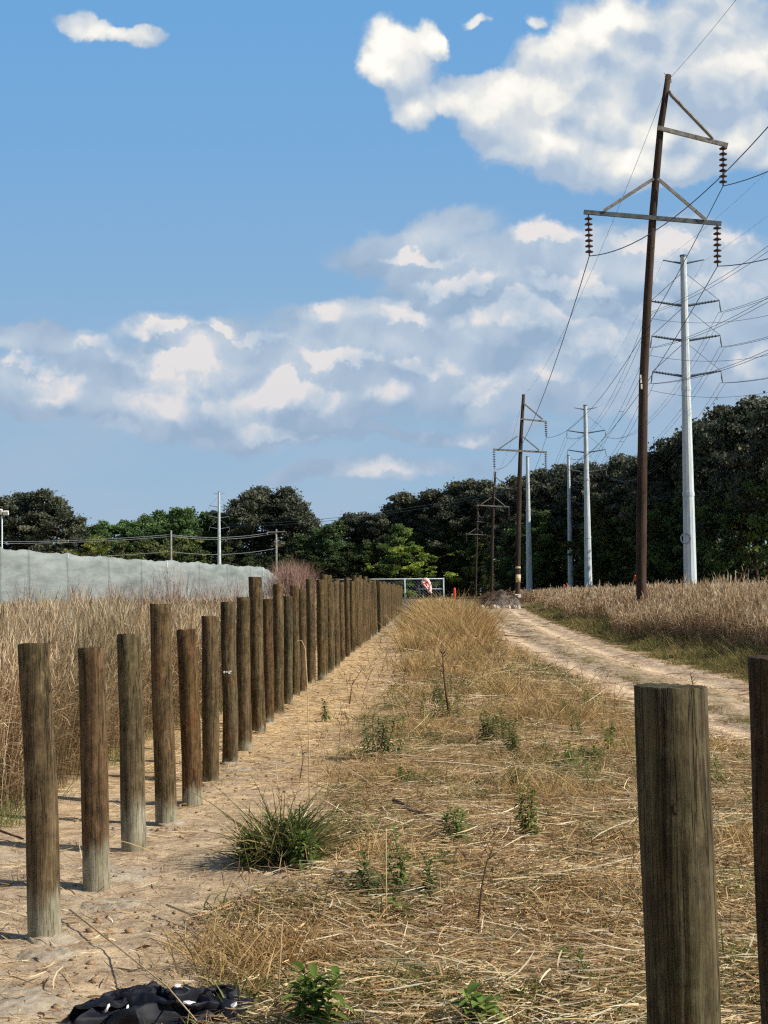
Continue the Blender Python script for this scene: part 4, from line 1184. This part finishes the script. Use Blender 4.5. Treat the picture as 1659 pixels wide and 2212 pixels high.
M['green'] = blade_mat('green_verge_grass', [(0, lin(74, 84, 40)), (.4, lin(122, 128, 68)), (.65, lin(140, 128, 82)), (1, lin(190, 164, 118))], .4, .35, (.6, lin(150, 126, 84), .7))
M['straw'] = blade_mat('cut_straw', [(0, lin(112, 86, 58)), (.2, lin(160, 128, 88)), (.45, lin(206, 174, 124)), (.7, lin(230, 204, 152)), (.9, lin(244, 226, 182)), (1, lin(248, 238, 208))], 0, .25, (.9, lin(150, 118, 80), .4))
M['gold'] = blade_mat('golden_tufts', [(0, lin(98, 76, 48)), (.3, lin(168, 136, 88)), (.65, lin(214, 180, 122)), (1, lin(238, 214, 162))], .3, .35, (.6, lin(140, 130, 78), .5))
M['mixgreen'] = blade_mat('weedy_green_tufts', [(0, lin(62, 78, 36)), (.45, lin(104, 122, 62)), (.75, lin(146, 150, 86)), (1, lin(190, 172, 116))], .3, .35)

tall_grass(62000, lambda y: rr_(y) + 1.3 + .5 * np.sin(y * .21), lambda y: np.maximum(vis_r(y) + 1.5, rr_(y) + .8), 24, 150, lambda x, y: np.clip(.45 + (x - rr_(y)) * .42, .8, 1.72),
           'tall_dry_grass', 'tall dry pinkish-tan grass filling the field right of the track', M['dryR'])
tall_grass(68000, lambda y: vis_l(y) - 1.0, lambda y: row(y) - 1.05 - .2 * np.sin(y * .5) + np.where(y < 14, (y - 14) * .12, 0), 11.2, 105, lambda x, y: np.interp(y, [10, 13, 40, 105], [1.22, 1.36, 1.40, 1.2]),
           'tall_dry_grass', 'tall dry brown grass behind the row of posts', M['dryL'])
tall_grass(6000, lambda y: row(y) + 1.5, lambda y: .043 * y, 92, 128, lambda x, y: 1.0 + 0 * x,
           'tall_dry_grass', 'dry grass before the chain-link fence', M['gold'])
tall_grass(14000, lambda y: np.maximum(rr_(y) + 2, -100 + 0 * y), lambda y: vis_r(y) + 5, 150, 235, lambda x, y: 1.75 + 0 * x, 'tall_dry_grass', 'far dry grass in front of the wood', M['dryR'])

def tufts(name, label, matl, n, nb, xa, xb, y0, y1, hfun, dens=None, spread=.08, w0=.004, kw=.5, droop=.6, rnd_shift=0.0):
    x, y = sample(n, y0, y1, xa, xb)
    if dens is not None:
        keep = rng.random(n) < dens(x, y); x, y = x[keep], y[keep]; n = len(x)
    h = np.maximum(hfun(x, y), .04) * rng.uniform(.5, 1.25, n)
    cr_ = rng.random(n)
    X_ = np.repeat(x, nb); Y_ = np.repeat(y, nb); H_ = np.repeat(h, nb) * rng.uniform(.45, 1.1, n * nb)
    sp = np.repeat(np.maximum(spread, h * .25), nb)
    X_ = X_ + rng.normal(0, 1, n * nb) * sp; Y_ = Y_ + rng.normal(0, 1, n * nb) * sp
    z = np.repeat(hz_np(x, y), nb)
    N_ = n * nb
    az = rng.uniform(0, 2 * np.pi, N_); ln = np.abs(rng.normal(.35, .3, N_))
    d_ = unit(np.stack([np.cos(az) * ln, np.sin(az) * ln, np.ones(N_)], 1))
    bd = np.stack([np.cos(az) * H_ * .35, np.sin(az) * H_ * .35, -H_ * rng.uniform(0, droop, N_)], 1)
    A0 = np.clip(np.repeat(cr_, nb) * .5 + rng.random(N_) * .5 + rnd_shift, 0, 1)
    V, F, A, T = blades(np.stack([X_, Y_, z - .01], 1), d_, H_, LOD(Y_, w0, kw), bd, 3, rnd=A0)
    return tag(link(name, quads(name, V, F, matl, {'rnd': A, 'tt': T})), label, 'grass', kind='stuff')
# green verge along the right side of the track
tufts('verge_grass', 'green grass verge along the right side of the track', M['green'], 8200, 22, lambda y: rr_(y) - .25, lambda y: rr_(y) + 2.4, 22, 150, lambda x, y: (.10 + .45 * np.clip((x - rr_(y)) / 1.6, 0, 1)) * (1 + .9 * nz(x, y, .6, 71)), lambda x, y: np.clip(.55 + 1.6 * nz(x, y, .5, 73) + (x - rr_(y)) * .5, .1, 1))
tufts('verge_grass', 'thin grass on the hump between the wheel ruts', M['green'], 5200, 14, lambda y: rl(y) + (rr_(y) - rl(y)) * .36, lambda y: rl(y) + (rr_(y) - rl(y)) * .62, 14, 120, lambda x, y: .06 + .05 * nz(x, y, 1, 8), lambda x, y: np.clip(nz(x, y, .4, 6) * 4 + .2, 0, 1), rnd_shift=.12)
# weeds at the foot of the left grass
tufts('undergrowth_grass', 'green undergrowth at the foot of the left grass', M['mixgreen'], 1300, 18, lambda y: np.maximum(vis_l(y), row(y) - 3.5), lambda y: row(y) - 1.0, 11, 45, lambda x, y: .35 + 0 * x, lambda x, y: np.clip(nz(x, y, .7, 3) * 2 + .35, 0, 1))
# golden tall clump in the middle distance
tufts('golden_grass', 'tall golden grass clump between the posts and the track', M['gold'], 1500, 44, lambda y: row(y) + 1.5, lambda y: np.minimum(rl(y) - .7, .052 * y + .55), 41, 95, lambda x, y: 1.15 * np.clip(1.15 - ((x - row(y) - 2.9) / 2.2) ** 2, .12, 1) * np.clip((y - 36) / 12, .3, 1) * (1 + .8 * nz(x, y, .5, 81)), lambda x, y: np.clip(.6 + 2.2 * nz(x, y, .5, 83), .06, 1), droop=.3, spread=.12, kw=.6)
tufts('golden_grass', 'ragged golden grass beside the left edge of the track', M['gold'], 2600, 26, lambda y: row(y) + 1.7, lambda y: rl(y) + .05, 17, 44, lambda x, y: (.22 + .016 * (y - 14)) * np.clip(1 + 2.4 * nz(x, y, .55, 85), .2, 2.2) * np.clip((rl(y) - x) / 1.3, .18, 1), lambda x, y: np.clip(nz(x, y, .55, 11) * 3.6 + .2, 0.03, 1), droop=.5)
fdens = lambda x, y: np.clip((x - (-.75 + .045 * (y - 8)) + .5 * nz(x, y, .7, 5)) * 2.0, 0.0, 1)
tufts('weedy_grass', 'short green weeds scattered through the cut straw', M['mixgreen'], 8200, 17, lambda y: row(y) + .6, lambda y: rl(y) + .1, 5.2, 60, lambda x, y: (.12 + .09 * np.clip((y - 10) / 20, 0, 1)) * (1.1 + 1.0 * nz(x, y, .9, 87)), lambda x, y: fdens(x, y) * np.clip(nz(x, y, .9, 17) * 3.6 + .45, 0.08, 1), droop=.9, w0=.008, kw=.8)
tufts('dry_tufts', 'short dry stubble tufts in the cut field', M['gold'], 7200, 16, lambda y: row(y) + .4, lambda y: rl(y) + .1, 5.2, 60, lambda x, y: (.13 + .14 * np.clip((y - 8) / 16, 0, 1)) * np.clip(1.1 + 2.6 * nz(x, y, .7, 89), .25, 2.6), lambda x, y: fdens(x, y) * np.clip(nz(x, y, .8, 27) * 2.4 + .5, 0, 1), droop=.8, w0=.0055)

M['deadleaf2'] = blade_mat('track_debris', [(0, lin(66, 50, 38)), (.5, lin(112, 88, 64)), (1, lin(200, 170, 126))], 0, .1)
# loose straw lying on the ground
def litter(name, label, n, xa, xb, y0, y1, dens, Lr, w0, lift, kw=.55, matl='straw', curl=.25, shift=0.0):
    x, y = sample(n, y0, y1, xa, xb)
    keep = rng.random(n) < dens(x, y); x, y = x[keep], y[keep]; n = len(x)
    L_ = rng.uniform(*Lr, n) * np.clip(y / 9, .8, 2.6)
    az = rng.uniform(0, 2 * np.pi, n)
    # swathes: the mower has combed the straw roughly across the view
    sw = nz(x, y, .35, 31) * 1.6
    az = np.where(rng.random(n) < .6, sw + rng.normal(0, .35, n) + np.pi * (rng.random(n) < .5), az)
    el = rng.normal(.05, .16, n)
    d_ = np.stack([np.cos(az) * np.cos(el), np.sin(az) * np.cos(el), np.sin(el)], 1)
    z = hz_np(x, y) + rng.uniform(.003, lift, n) * np.clip(.3 + fdens(x, y), 0, 1)
    bd = np.stack([rng.normal(0, curl, n) * L_, rng.normal(0, curl, n) * L_, -np.abs(rng.normal(0, curl * .5, n)) * L_], 1)
    hs = rng.normal(size=(n, 3)) * .5; hs[:, 2] += 1.0
    side = unit(np.cross(d_, hs))
    base = np.stack([x, y, z], 1) - d_ * (L_ * .5)[:, None]
    base[:, 2] = np.maximum(base[:, 2], z - .02)
    A0 = np.clip(rng.random(n) ** 1.15 + shift + .12 * nz(x, y, 1.2, 41), 0, 1)
    V, F, A, T = blades(base, d_, L_, LOD(y, w0, kw) * rng.uniform(.7, 1.3, n), bd, 3, side=side, taper=.5, rnd=A0)
    V[:, 2] = np.maximum(V[:, 2], np.repeat(z, 8) - .012)
    return tag(link(name, quads(name, V, F, M[matl], {'rnd': A, 'tt': T})), label, 'straw', kind='stuff')
xa_ = lambda y: np.maximum(vis_l(y), row(y) - .9); xb_ = lambda y: np.minimum(vis_r(y), rl(y) + .25)
litter('straw_litter', 'fine cut straw matted over the field between posts and track', 230000, xa_, xb_, 4.6, 75, lambda x, y: np.clip(fdens(x, y) + .35 * (y > 13), .04, 1), (.03, .12), .0052, .11, curl=.55, shift=.02)
litter('straw_litter', 'long pale straw stems lying on the matted straw', 20000, xa_, xb_, 4.6, 60, lambda x, y: np.clip(fdens(x, y) * np.clip(nz(x, y, .8, 55) * 3 + .6, .1, 1), .06, 1), (.10, .40), .0065, .15, curl=.2, shift=.22)
litter('straw_litter', 'straw scattered behind the posts on the sandy soil', 5000, lambda y: vis_l(y), lambda y: row(y), 4.6, 20, lambda x, y: .6 + 0 * x, (.08, .4), .005, .02, curl=.2)
litter('straw_litter', 'straw and twigs strewn on the sandy track', 5000, lambda y: rl(y), lambda y: rr_(y), 12, 110, lambda x, y: np.clip(nz(x, y, .5, 61) * 3 + .35, .05, 1), (.08, .35), .007, .02, matl='deadleaf2', curl=.3)
# curled dead leaves
M['deadleaf'] = blade_mat('curled_dead_leaf', [(0, lin(84, 62, 42)), (.5, lin(140, 108, 74)), (.85, lin(182, 150, 106)), (1, lin(120, 126, 70))], 0, .2)
litter('dead_leaves', 'curled brown dead leaves among the straw', 34000, xa_, xb_, 4.6, 50, lambda x, y: np.clip(fdens(x, y) * 1.1, .02, 1), (.03, .09), .012, .08, matl='deadleaf', curl=.7, kw=1.0)

# ---------------------------------------------------------------- single plants
def leaf_strip(mb, o, d, L_, w, droop, n=5):
    d = d.normalized(); sd = d.cross(Vector((0, 0, 1)))
    sd = sd.normalized() if sd.length > .05 else Vector((1, 0, 0))
    vs_ = []
    for k in range(n + 1):
        t = k / n
        c = o + d * (L_ * t) - Vector((0, 0, droop * L_ * t * t))
        ww = w * math.sin(math.pi * min(1, t * .9 + .08)) * .5 if k < n else 0.001
        up = Vector((0, 0, ww * .35))
        vs_ += [c - sd * ww + up, c, c + sd * ww + up]
    fs = []
    for k in range(n):
        a = k * 3; fs += [(a, a + 1, a + 4, a + 3), (a + 1, a + 2, a + 5, a + 4)]
    mb.add(vs_, fs)
def forb(px, by, ty, label, stems=3, leafL=.09, leafW=.022, spread=.04, tint=(1, 1, 1), seed=0):
    random.seed(seed); g_ = gnd(px, by); y = g_.y
    h0 = at(px, ty, y).z
    leafL *= 1.3; leafW *= 1.05; tint = (tint[0] * 1.05, tint[1] * .9, tint[2] * .85)
    root = thing('weed_plant', (g_.x, y, hbase(g_.x, y)), label, 'plant', 'leafy green weeds in the cut straw')
    st, lf = MB(), MB(); A = []
    for s_ in range(stems):
        h = h0 * random.uniform(.55, 1.0) if s_ else h0
        w = random.uniform(0, 6.28); off = Vector((math.cos(w), math.sin(w), 0)) * random.uniform(0, spread)
        le = Vector((random.uniform(-.25, .25), random.uniform(-.2, .2), 1))
        pts = [off + Vector((le.x * q * h, le.y * q * h, q * h)) + Vector((.02 * math.sin(q * 5 + s_), 0, 0)) * q for q in (0, .25, .5, .75, 1)]
        st.tube(pts, [.004, .0038, .0032, .0025, .0015], 5)
        nl = int(14 + h * 60)
        for k in range(nl):
            q = .12 + .88 * k / nl
            o = Vector([np.interp(q, (0, .25, .5, .75, 1), [p[i] for p in pts]) for i in range(3)])
            w = k * 2.399 + random.uniform(-.3, .3)
            el = .15 + .75 * q ** 2
            leaf_strip(lf, o, Vector((math.cos(w), math.sin(w), el)), leafL * random.uniform(.6, 1.15) * (1 - .45 * q ** 3), leafW * random.uniform(.75, 1.2), random.uniform(.3, .9) * (1.1 - q * .6))
    so = st.build('stem', M['weedstem'], root, True)
    me = lf.mesh('leaves', M['weedleaf'], True)
    a_ = me.attributes.new('rnd', 'FLOAT', 'POINT'); vals = np.repeat(np.array([random.random() for _ in range(len(lf.v) // 18 + 1)]), 18)[:len(lf.v)]
    a_.data.foreach_set('value', vals.astype(np.float32))
    o = link('leaves', me, root); o.color = (*tint, 1)
    return root
M['weedstem'] = simple('green_stem', lin(86, 96, 50), lin(130, 128, 78), (9, 9, 9), .8, 0)
forb(640, 1868, 1745, 'leafy weed growing out of the right side of the dark tussock', 6, .08, .02, .08, (.85, 1, .85), 21)
forb(590, 1862, 1752, 'leafy weed in the middle of the dark tussock', 7, .09, .022, .12, (.9, 1, .85), 23)
forb(662, 1890, 1810, 'broad low weed at the right foot of the dark tussock', 6, .09, .026, .08, (1.1, 1.15, .9), 24)
forb(545, 1880, 1800, 'low leafy weed at the left foot of the dark tussock', 5, .08, .02, .08, (.9, 1, .8), 22)
forb(868, 1945, 1796, 'upright leafy green weed with whorled leaves in the middle of the straw', 3, .075, .020, .03, (.85, 1, .9), 3)
forb(800, 1965, 1840, 'leafy weed just left of the upright whorled weed', 4, .08, .022, .05, (.75, .9, .9), 4)
forb(932, 1965, 1865, 'small leafy weed just right of the upright whorled weed', 3, .07, .02, .05, (.9, 1, .9), 5)
forb(1140, 1815, 1686, 'yellowing upright weed left of the thick near post', 5, .07, .018, .06, (1.3, 1.15, .8), 6)
forb(985, 1825, 1745, 'sprawling green weed beside the fallen branch', 6, .09, .018, .12, (1.1, 1.2, .9), 7)
forb(690, 2262, 2108, 'broad-leaved bright green weed at the bottom edge left of the middle', 4, .12, .030, .03, (1.3, 1.4, .9), 8)
forb(1052, 2262, 2150, 'broad pale green weed at the bottom edge right of the middle', 3, .11, .045, .04, (1.5, 1.5, 1.2), 9)
forb(1225, 2100, 2034, 'small green weed left of the foot of the near post', 2, .06, .022, .03, (1.2, 1.3, 1.0), 10)
forb(1262, 2160, 2060, 'dark stemmed weed between the bottom weeds and the near post', 3, .05, .016, .05, (.7, .8, .7), 18)
forb(1228, 1662, 1600, 'lone small weed near the left edge of the track', 3, .08, .022, .05, (1.1, 1.2, .9), 11)
forb(832, 1640, 1545, 'tall blue-green weed behind the straw in mid field', 9, .10, .020, .22, (.9, 1.1, 1.1), 12)
forb(1085, 1612, 1540, 'green weed patch near the ragged golden grass', 8, .10, .022, .25, (1.0, 1.1, .8), 13)
forb(960, 1560, 1500, 'faint green weed far into the golden grass', 7, .12, .024, .3, (1.0, 1.05, .8), 14)
forb(735, 1930, 1895, 'low dark weed between the grass mound and the leafy weeds', 4, .07, .022, .05, (.7, .9, .8), 15)
forb(705, 1560, 1510, 'small weed on the sand beside the post row', 3, .08, .02, .06, (.9, 1, .8), 16)
for k in range(34):
    y_k = math.exp(random.uniform(math.log(7.5), math.log(26))); x_k = random.uniform(-.4 + .03 * y_k, 3.0)
    px_k = 829.5 + FPX * x_k / y_k; py_k = 1278 + FPX * EYE / y_k
    if px_k > 1640: continue
    forb(px_k, py_k, py_k - random.uniform(22, 80) * 14 / y_k, 'small scattered green weed among the cut straw', random.randint(2, 6), random.uniform(.05, .11), random.uniform(.012, .026), .10, (random.uniform(.9, 1.4), random.uniform(.95, 1.25), .85), 200 + k)
# sparse dead stems left standing by the mower
n = 900
x, y = sample(n, 7, 46, lambda y: row(y) + .8, lambda y: rl(y) + .1, 1.6)
n = len(x); hh = rng.uniform(.12, .42, n) * (1 + (y > 15) * .6)
base = np.stack([x, y, hz_np(x, y)], 1)
d_ = unit(np.stack([rng.normal(0, .28, n), rng.normal(0, .28, n), np.ones(n)], 1))
parts = [blades(base, d_, hh, LOD(y, .004, .45), np.stack([rng.normal(0, .1, n), rng.normal(0, .1, n), -rng.uniform(0, .1, n)], 1), 3, taper=.4)]
for _ in range(4):
    q = rng.uniform(.4, .95, n)
    parts.append(blades(base + d_ * (hh * q)[:, None], unit(d_ + rng.normal(0, .6, (n, 3))), hh * .28, LOD(y, .004, .5), np.zeros((n, 3)), 2, taper=.4))
V, F, A, T = merge(parts)
M['deadstem'] = blade_mat('dead_standing_stem', [(0, lin(70, 52, 38)), (.5, lin(122, 96, 68)), (1, lin(214, 188, 142))], 0, .1)
tag(link('dead_stems', quads('dead_stems', V, F, M['deadstem'], {'rnd': A, 'tt': T})), 'thin dead stems standing here and there in the cut field', 'stems', kind='stuff')
# the dark green grassy mound
random.seed(5)
mdx = gnd(590, 1880)
n = 1700
az = rng.uniform(0, 2 * np.pi, n); rd = np.abs(rng.normal(0, .12, n))
ck_ = rng.integers(0, 5, n); cx_ = np.array([-.10, .0, .10, .02, .12])[ck_]; cy_ = np.array([.0, .08, .03, -.06, .12])[ck_]; hk_ = np.array([.8, 1.25, .95, .7, 1.1])[ck_]
base = np.stack([mdx.x + .02 + cx_ + np.cos(az) * rd * .6, mdx.y + .12 + cy_ + np.sin(az) * rd * .6, np.full(n, hbase(mdx.x, mdx.y) - .01)], 1) 
H_ = rng.uniform(.08, .46, n) * hk_ * np.clip(1.25 - rd * 2.2, .3, 1.2)
ln = np.abs(rng.normal(.35, .40, n)); az = az + rng.normal(0, .8, n); d_ = unit(np.stack([np.cos(az) * ln, np.sin(az) * ln, np.ones(n)], 1))
bd = np.stack([np.cos(az) * H_ * .4, np.sin(az) * H_ * .4, -H_ * rng.uniform(0, .7, n)], 1)
V, F, A, T = blades(base, d_, H_, rng.uniform(.004, .014, n), bd, 4)
gm_ = MB()
base0 = np.array([mdx.x, mdx.y, 0]); V = V - base0
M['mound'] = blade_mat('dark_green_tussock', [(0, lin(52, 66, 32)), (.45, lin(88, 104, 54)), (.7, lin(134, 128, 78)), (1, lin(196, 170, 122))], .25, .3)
tag(link('grass_tussock', quads('grass_tussock', V, F, M['mound'], {'rnd': A, 'tt': T}), None, (mdx.x, mdx.y, 0)), 'dense dark green grass tussock right of the near posts', 'grass tussock')
# dead standing stalks
def stalk(label, pts, r, nod=False):
    g_ = gnd(*pts[0]); root = None
    P3 = [at(px, py, g_.y) - Vector((g_.x, g_.y, 0)) for px, py in pts]; P3[0].z = -.01
    mb = MB().tube(P3, [r * (1 - .6 * k / (len(P3) - 1)) for k in range(len(P3))], 6)
    for k in range(0 if nod else 5):
        q = P3[-1].lerp(P3[len(P3) // 2], random.random()); e = q + Vector((random.uniform(-.08, .08), random.uniform(-.03, .03), random.uniform(.02, .1)))
        mb.tube([q, e], [r * .4, r * .2], 4)
    return tag(mb.build('dead_stalk', M['twig'] if not nod else M['straw_solid'], None, True, (g_.x, g_.y, 0)), label, 'stalk', 'dead standing stalks')
M['straw_solid'] = simple('pale_straw_stem', lin(176, 146, 104), lin(222, 198, 152), (20, 20, 20), .8, 0)
stalk('tall thin dead stalk with nodding head beside the post row', [(668, 1745), (667, 1600), (664, 1480), (659, 1400), (652, 1384), (643, 1384), (636, 1394)], .005, True)
stalk('thin straight pale stalk left of the whorled weed', [(835, 2010), (834, 1900), (834, 1790)], .005, True)
stalk('dark bent stalk between the middle weeds and near post', [(1030, 2020), (1040, 1920), (1052, 1860), (1063, 1842)], .006)
stalk('dark twig standing far in the golden grass', [(972, 1560), (960, 1470), (955, 1400)], .02)
stalk('dark twig standing on the sand left of the golden grass', [(755, 1520), (760, 1480), (778, 1452)], .012)
stalk('thin twig standing behind the thick near post', [(1500, 1500), (1497, 1480), (1491, 1452)], .012)
stalk('pale reed stem rising from the dark tussock', [(612, 1790), (600, 1700), (596, 1650)], .006, True)
stalk('pale broken stem standing left of the bottom weed', [(598, 2180), (606, 2060), (610, 1990)], .004, True)
stalk('thin dark stalk standing left of the tall nodding stalk', [(648, 1680), (655, 1640), (650, 1600)], .006)
# lying stems and the fallen branch
def lying(name, label, cat_, pts, r, m_, forks=0):
    P3 = []
    for px, py, z in pts:
        g_ = gnd(px, py); k = (EYE - z) / EYE; P3.append(Vector((g_.x * k, g_.y * k, z)))
    o = P3[0].copy(); P3 = [p - o for p in P3]
    mb = MB().tube(P3, [r * (1 - .5 * k / (len(P3) - 1)) for k in range(len(P3))], 8, wob=.08)
    for f in range(forks):
        q = P3[len(P3) // 2]; e = q + Vector((random.uniform(-.15, .15), random.uniform(-.1, .1), .04)); mb.tube([q, e], [r * .5, r * .2], 5)
    return tag(mb.build(name, m_, None, True, o), label, cat_)
lying('fallen_branch', 'short dark fallen branch on the straw in mid field', 'branch', [(850, 1728, .10), (880, 1742, .09), (905, 1755, .07), (935, 1768, .06), (955, 1778, .05)], .017, M['bark'], 2)
lying('straw_stem', 'long thin pale stem lying from the first post to the black cloth', 'stem', [(150, 1965, .03), (260, 2050, .06), (360, 2130, .12), (425, 2205, .10)], .0045, M['straw_solid'])
lying('straw_stem', 'long pale stem lying across the straw above the black cloth', 'stem', [(360, 1955, .05), (450, 1990, .08), (560, 2045, .06), (660, 2105, .05)], .0065, M['straw_solid'])
lying('straw_stem', 'thick pale split reed lying low in the straw, left of the middle', 'reed', [(600, 2050, .05), (635, 2010, .08), (672, 1985, .09)], .009, M['straw_solid'])
lying('straw_stem', 'short pale reed piece lying right of the dark tussock', 'reed', [(680, 1785, .04), (705, 1778, .06), (735, 1772, .05)], .009, M['straw_solid'])
lying('straw_stem', 'pair of pale stems lying left of the bent dark stalk', 'stem', [(935, 1895, .05), (1000, 1880, .05), (1070, 1868, .04)], .005, M['straw_solid'])
lying('straw_stem', 'long curved pale stem lying left of the near post', 'stem', [(1255, 1822, .05), (1310, 1810, .06), (1350, 1790, .08), (1378, 1762, .12)], .005, M['straw_solid'])
lying('dead_twig', 'dark twig lying on the far wheel rut of the track', 'twig', [(1090, 1372, .02), (1125, 1376, .03), (1160, 1375, .02)], .02, M['twig'])
lying('dead_twig', 'dark twig lying at the left edge of the sand', 'twig', [(-30, 1782, .02), (10, 1798, .05), (50, 1812, .04)], .012, M['twig'])

# clods and pebbles on the sandy soil
random.seed(77)
def lump(mb, c, s_, seed):
    vs_ = []
    for i in range(6):
        for j in range(8):
            a_, b2 = math.pi * i / 5, 2 * math.pi * j / 8; p = Vector((math.sin(a_) * math.cos(b2), math.sin(a_) * math.sin(b2), math.cos(a_) * .6))
            vs_.append(Vector(c) + p * s_ * (1 + .7 * mn.noise(p * 1.6 + Vector((seed * 3.7, 0, 0)))))
    mb.add(vs_, [(i * 8 + j, (i + 1) * 8 + j, (i + 1) * 8 + (j + 1) % 8, i * 8 + (j + 1) % 8) for i in range(5) for j in range(8)])
mb = MB()
for k in range(900):
    y = math.exp(random.uniform(math.log(5), math.log(24)))
    x = float(lerp_pts(ROW, y)) + random.gauss(.25, .55)
    s_ = abs(random.gauss(0, .009)) + .003
    lump(mb, (x, y, hbase(x, y) + s_ * .2), s_, k)
tag(mb.build('soil_clods', simple('dry_clod', lin(120, 98, 74), lin(178, 152, 120), (30, 30, 30), .97, .5), None, True), 'small dry clods and pebbles strewn along the post row', 'clods', kind='stuff')
for i, (px, py, s_, lb) in enumerate(((250, 1950, .16, 'flattened pale cement spill right of the first post'), (100, 2070, .13, 'pale cement lump in front of the first post'), (512, 1665, .16, 'grey cement lumps at the seventh post'), (10, 2170, .22, 'pale crusty cement patch at the bottom left'))):
    g_ = gnd(px, py); mb = MB(); nx = 26; vs_ = []
    for a_ in range(nx + 1):
        for b2 in range(nx + 1):
            x, y = (a_ / nx - .5) * 2.6 * s_, (b2 / nx - .5) * 2.2 * s_
            e = 1 - (x / 1.3 / s_) ** 2 - (y / 1.1 / s_) ** 2 + .45 * mn.noise((x * 9, y * 9, i * 5)); z = .018 * max(-.8, min(1, e * 1.4)) * (1 + .7 * mn.noise((x * 22, y * 22, i))) + hbase(g_.x + x, g_.y + y) - .004
            vs_.append((x, y, z))
    mb.add(vs_, [(p * (nx + 1) + q, (p + 1) * (nx + 1) + q, (p + 1) * (nx + 1) + q + 1, p * (nx + 1) + q + 1) for p in range(nx) for q in range(nx)])
    tag(mb.build('cement_spill', M['cement'], None, True, (g_.x, g_.y, 0)), lb, 'cement spill')

# ---------------------------------------------------------------- crumpled black cloth at the bottom
m, gg, b = mat('black_cloth', 0.62)
o_ = objco(gg); n_ = gg.noise(o_, 30, 4, .6)
gg.put(b.inputs['Base Color'], gg.ramp(n_, [(.3, (.004, .005, .008)), (.7, (.012, .014, .022))])); bump(gg, b, n_, .3, .004)
M['black'] = m
c0 = gnd(352, 2196)
cl_ = thing('black_cloth', (c0.x, c0.y, 0), 'crumpled black cloth lying on the ground at the bottom left', 'cloth')
vs_ = []; nx, ny = 200, 110
for i in range(nx + 1):
    for j in range(ny + 1):
        u_, v_ = i / nx * 2 - 1, j / ny * 2 - 1
        x = u_ * .36 + .10 * mn.noise((u_ * 3, v_ * 3, 1)); y = v_ * .17 + u_ * .05 + .09 * mn.noise((u_ * 3, v_ * 3, 9))
        e = max(0, 1 - abs(u_) ** 2.6 - abs(v_) ** 2.6 - .35 * mn.noise((u_ * 2.2, v_ * 2.2, 4)))
        rid = 1 - abs(mn.noise((u_ * 3.2 + v_ * 1.5, v_ * 2.5, 2))) * 2.6
        rid2 = 1 - abs(mn.noise((u_ * 6 + v_ * 2, v_ * 5 - u_ * 3, 6))) * 2.8
        z = e ** .5 * (.050 + .050 * rid + .016 * rid2 + .003 * mn.noise((u_ * 18, v_ * 14, 3)) + .035 * math.exp(-((u_ + .1) / .3) ** 2)) 
        edge = .0 if e > 0.02 else -.05
        vs_.append((x, y, z * .82 + edge + hbase(c0.x + x, c0.y + y) + .012))
MB().add(vs_, [(p * (ny + 1) + q, (p + 1) * (ny + 1) + q, (p + 1) * (ny + 1) + q + 1, p * (ny + 1) + q + 1) for p in range(nx) for q in range(ny)]).build('cloth', M['black'], cl_, True)
for (dx_, dy_, dz, sx, sz_, rot) in ((.29, -.08, .060, .036, .012, -.6), (.12, -.12, .085, .045, .008, .1), (-.20, -.13, .072, .010, .03, .5), (-.12, -.15, .070, .009, .035, .3), (.06, -.02, .125, .025, .01, -.2)):
    MB().add([(-sx / 2, 0, -sz_ / 2), (0, -.004, -sz_ * .65), (sx / 2, 0, -sz_ / 2), (sx * .6, .008, sz_ * .3), (0, .012, sz_ / 2), (-sx / 2, .006, sz_ * .4), (0, -.008, 0)],
             [(0, 1, 6), (1, 2, 6), (2, 3, 6), (3, 4, 6), (4, 5, 6), (5, 0, 6)]).build('white_scrap', M['white'], cl_, False, (dx_, dy_, dz)).rotation_euler = (0.3, rot, 0)
